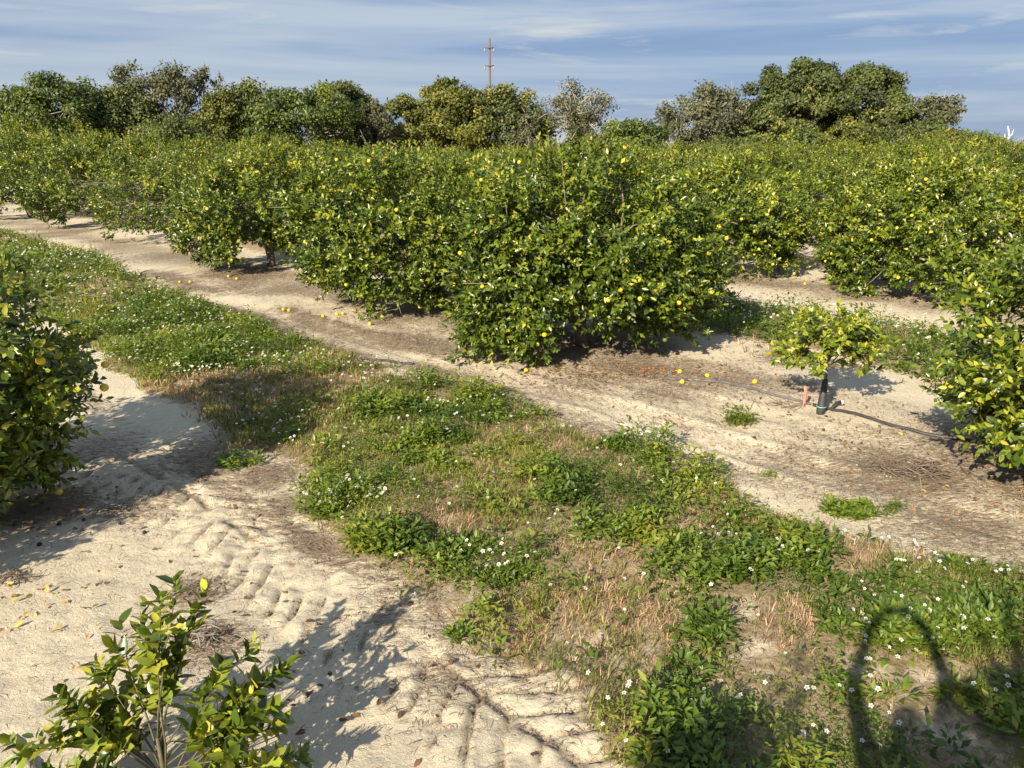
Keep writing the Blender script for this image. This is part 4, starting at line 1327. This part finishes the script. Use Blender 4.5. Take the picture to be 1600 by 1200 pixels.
# power pole
D = 165
X, H = at_depth(765, 60, D)
pp = thing("power_pole", "rust brown power pole with two short crossarms above the oaks", "power pole", (X, D, 0))
add("shaft", make_mesh("shaft", *tube([(0, 0, -.5), (0, 0, H * .5), (0, 0, H)], [.27, .24, .20], 10), M_pole, smooth_shade=True), pp)
def box(x0, x1, y0, y1, z0, z1):
    V = np.array([(x, y, z) for x in (x0, x1) for y in (y0, y1) for z in (z0, z1)], float)
    F = np.array([(0, 1, 3, 2), (4, 6, 7, 5), (0, 4, 5, 1), (2, 3, 7, 6), (0, 2, 6, 4), (1, 5, 7, 3)])
    return V, F
for yy, w0, w1 in ((75, -1.1, .9), (103, -1.1, .85)):
    _, z = at_depth(765, yy, D)
    add("crossarm", make_mesh("crossarm", *box(w0, w1, -.42, -.26, z - .12, z + .12), M_pole), pp)
    for xx in (w0 + .08, w1 - .08):
        add("insulator", make_mesh("insulator", *tube([(xx, -.34, z - .1), (xx, -.34, z - .45), (xx, -.34, z - .9)], [.10, .14, .08], 8), M_steel, smooth_shade=True), pp)
# tall dry grass of the field beyond the grove
fr = np.random.default_rng(77)
x, y = fr.uniform(-60, 110, 5000), fr.uniform(97, 118, 5000)
k = fr.random(5000) < smooth(.30, .55, fbm(x * .08, y * .08, 90, 3))
x, y = x[k], y[k]
V, F, T = blades_from(x, y, fr, 6, 1.15, .07, .25, np.clip(fr.normal(.6, .2, len(x)), 0, 1), .3)
add("tall_dry_grass", make_mesh("tall_dry_grass", V, F, M_dry, attrs={"tint": T}), kind="stuff", label="tall pale dry grass in the field beyond the grove")

# ------------------------------------------------------------------ behind the camera: what throws the shadows in the lower right
for sd, rad, h, xy, lab in ((53, .42, 2.78, (-1.0, -.40), "unseen orange tree added behind the viewer for its shade, left of the person with raised arms"),
                            (54, .45, 3.02, (.70, -.18), "unseen orange tree added behind the viewer for its shade, right of the person with raised arms")):
    c = Citrus(sd, rad, h, 120, 11, .10, 8, 1.0, fruit=0, sprouts=3)  # out of view, added and shaped to throw leafy shade at lower right
    citrus_tree(c, lab, xy, .3)
gz = float(ground_h(-.05, -.5))
tr = thing("farm_trailer", "flat wooden farm trailer the person with raised arms stands on", "trailer", (-.05, -1.2, gz))
M_wood = plain("trailer_boards", (.30, .24, .18), .8, (.18, .14, .10), 5)
M_body = plain("dark_clothes", (.05, .06, .09), .9, (.04, .045, .07), 12)
for i in range(8):
    add("plank", make_mesh("plank", *box(-1.0 + i * .25, -.76 + i * .25, -1.2, 1.15, 1.02, 1.06), M_wood), tr)
for sx_ in (-.6, .6):
    add("rail", make_mesh("rail", *box(sx_ - .05, sx_ + .05, -1.2, 1.15, .90, 1.02), M_pole), tr)
    a = np.linspace(0, 2 * np.pi, 19)
    w = add("wheel", make_mesh("wheel", *tube(np.stack([np.full(19, sx_ * 1.35), .36 * np.cos(a) - .2, .36 * np.sin(a) + .45], 1), .10, 8), M_hose, smooth_shade=True), tr)
    add("rim", make_mesh("rim", *tube([(sx_ * 1.35 - .05, -.2, .45), (sx_ * 1.35 + .05, -.2, .45)], [.27, .27], 14), M_steel, smooth_shade=True), w)
add("axle", make_mesh("axle", *box(-.8, .8, -.25, -.15, .40, .90), M_pole), tr)
J = dict(pel=(0, -.42, 1.96), sp=(0, -.42, 2.20), ch=(0, -.40, 2.42), nk=(0, -.40, 2.58), hd=(0, -.37, 2.68), ht=(0, -.38, 2.82))
E_ = [("pel", "sp"), ("sp", "ch"), ("ch", "nk"), ("nk", "hd"), ("hd", "ht")]
RAD = dict(pel=.15, sp=.135, ch=.16, nk=.06, hd=.10, ht=.085)
for k, sg in (("l", -1), ("r", 1)):
    J[k + "sh"] = (sg * .20, -.38, 2.54); J[k + "el"] = (sg * .30, -.26, 2.88); J[k + "wr"] = (sg * .20, -.12, 3.15); J[k + "ha"] = (sg * .115, -.075, 3.24)
    J[k + "hip"] = (sg * .10, -.42, 1.90); J[k + "kn"] = (sg * .13, -.40, 1.50); J[k + "an"] = (sg * .14, -.44, 1.12); J[k + "to"] = (sg * .15, -.26, 1.09)
    E_ += [("ch", k + "sh"), (k + "sh", k + "el"), (k + "el", k + "wr"), (k + "wr", k + "ha"), ("pel", k + "hip"), (k + "hip", k + "kn"), (k + "kn", k + "an"), (k + "an", k + "to")]
    RAD.update({k + "sh": .075, k + "el": .052, k + "wr": .038, k + "ha": .042, k + "hip": .10, k + "kn": .07, k + "an": .05, k + "to": .045})
    for q in range(4):                                   # four fingers and a thumb round the phone
        n0, n1 = k + "f%da" % q, k + "f%db" % q
        J[n0] = (sg * (.088 - .004 * q), -.088 + .012 * q, 3.268 + .003 * q); J[n1] = (sg * .06, -.090 + .012 * q, 3.285)
        E_ += [(k + "ha", n0), (n0, n1)]; RAD.update({n0: .009, n1: .008})
    J[k + "t"] = (sg * .075, -.105, 3.255); E_.append((k + "ha", k + "t")); RAD[k + "t"] = .010
keys = list(J)
me = bpy.data.meshes.new("person")
me.from_pydata([J[k] for k in keys], [(keys.index(a_), keys.index(b_)) for a_, b_ in E_], [])
me.materials.append(M_body)
po = add("person", me, None, (-.10, 0, gz), None, "person in dark clothes standing on the trailer with both arms raised overhead", "person")
po.modifiers.new("skin", 'SKIN').use_smooth_shade = True
for i, k in enumerate(keys):
    me.skin_vertices[0].data[i].radius = (RAD[k], RAD[k])
me.skin_vertices[0].data[0].use_root = True
sb = po.modifiers.new("smooth", 'SUBSURF')
sb.levels = sb.render_levels = 1

ph = thing("phone", "dark phone held up high in both hands of the person on the trailer", "phone", (-.10, -.078, gz + 3.285))
add("case", make_mesh("case", *box(-.078, .078, -.005, .004, -.037, .037), M_hose), ph)
add("screen", make_mesh("screen", *box(-.074, .074, -.0065, -.005, -.034, .034), M_steel), ph)
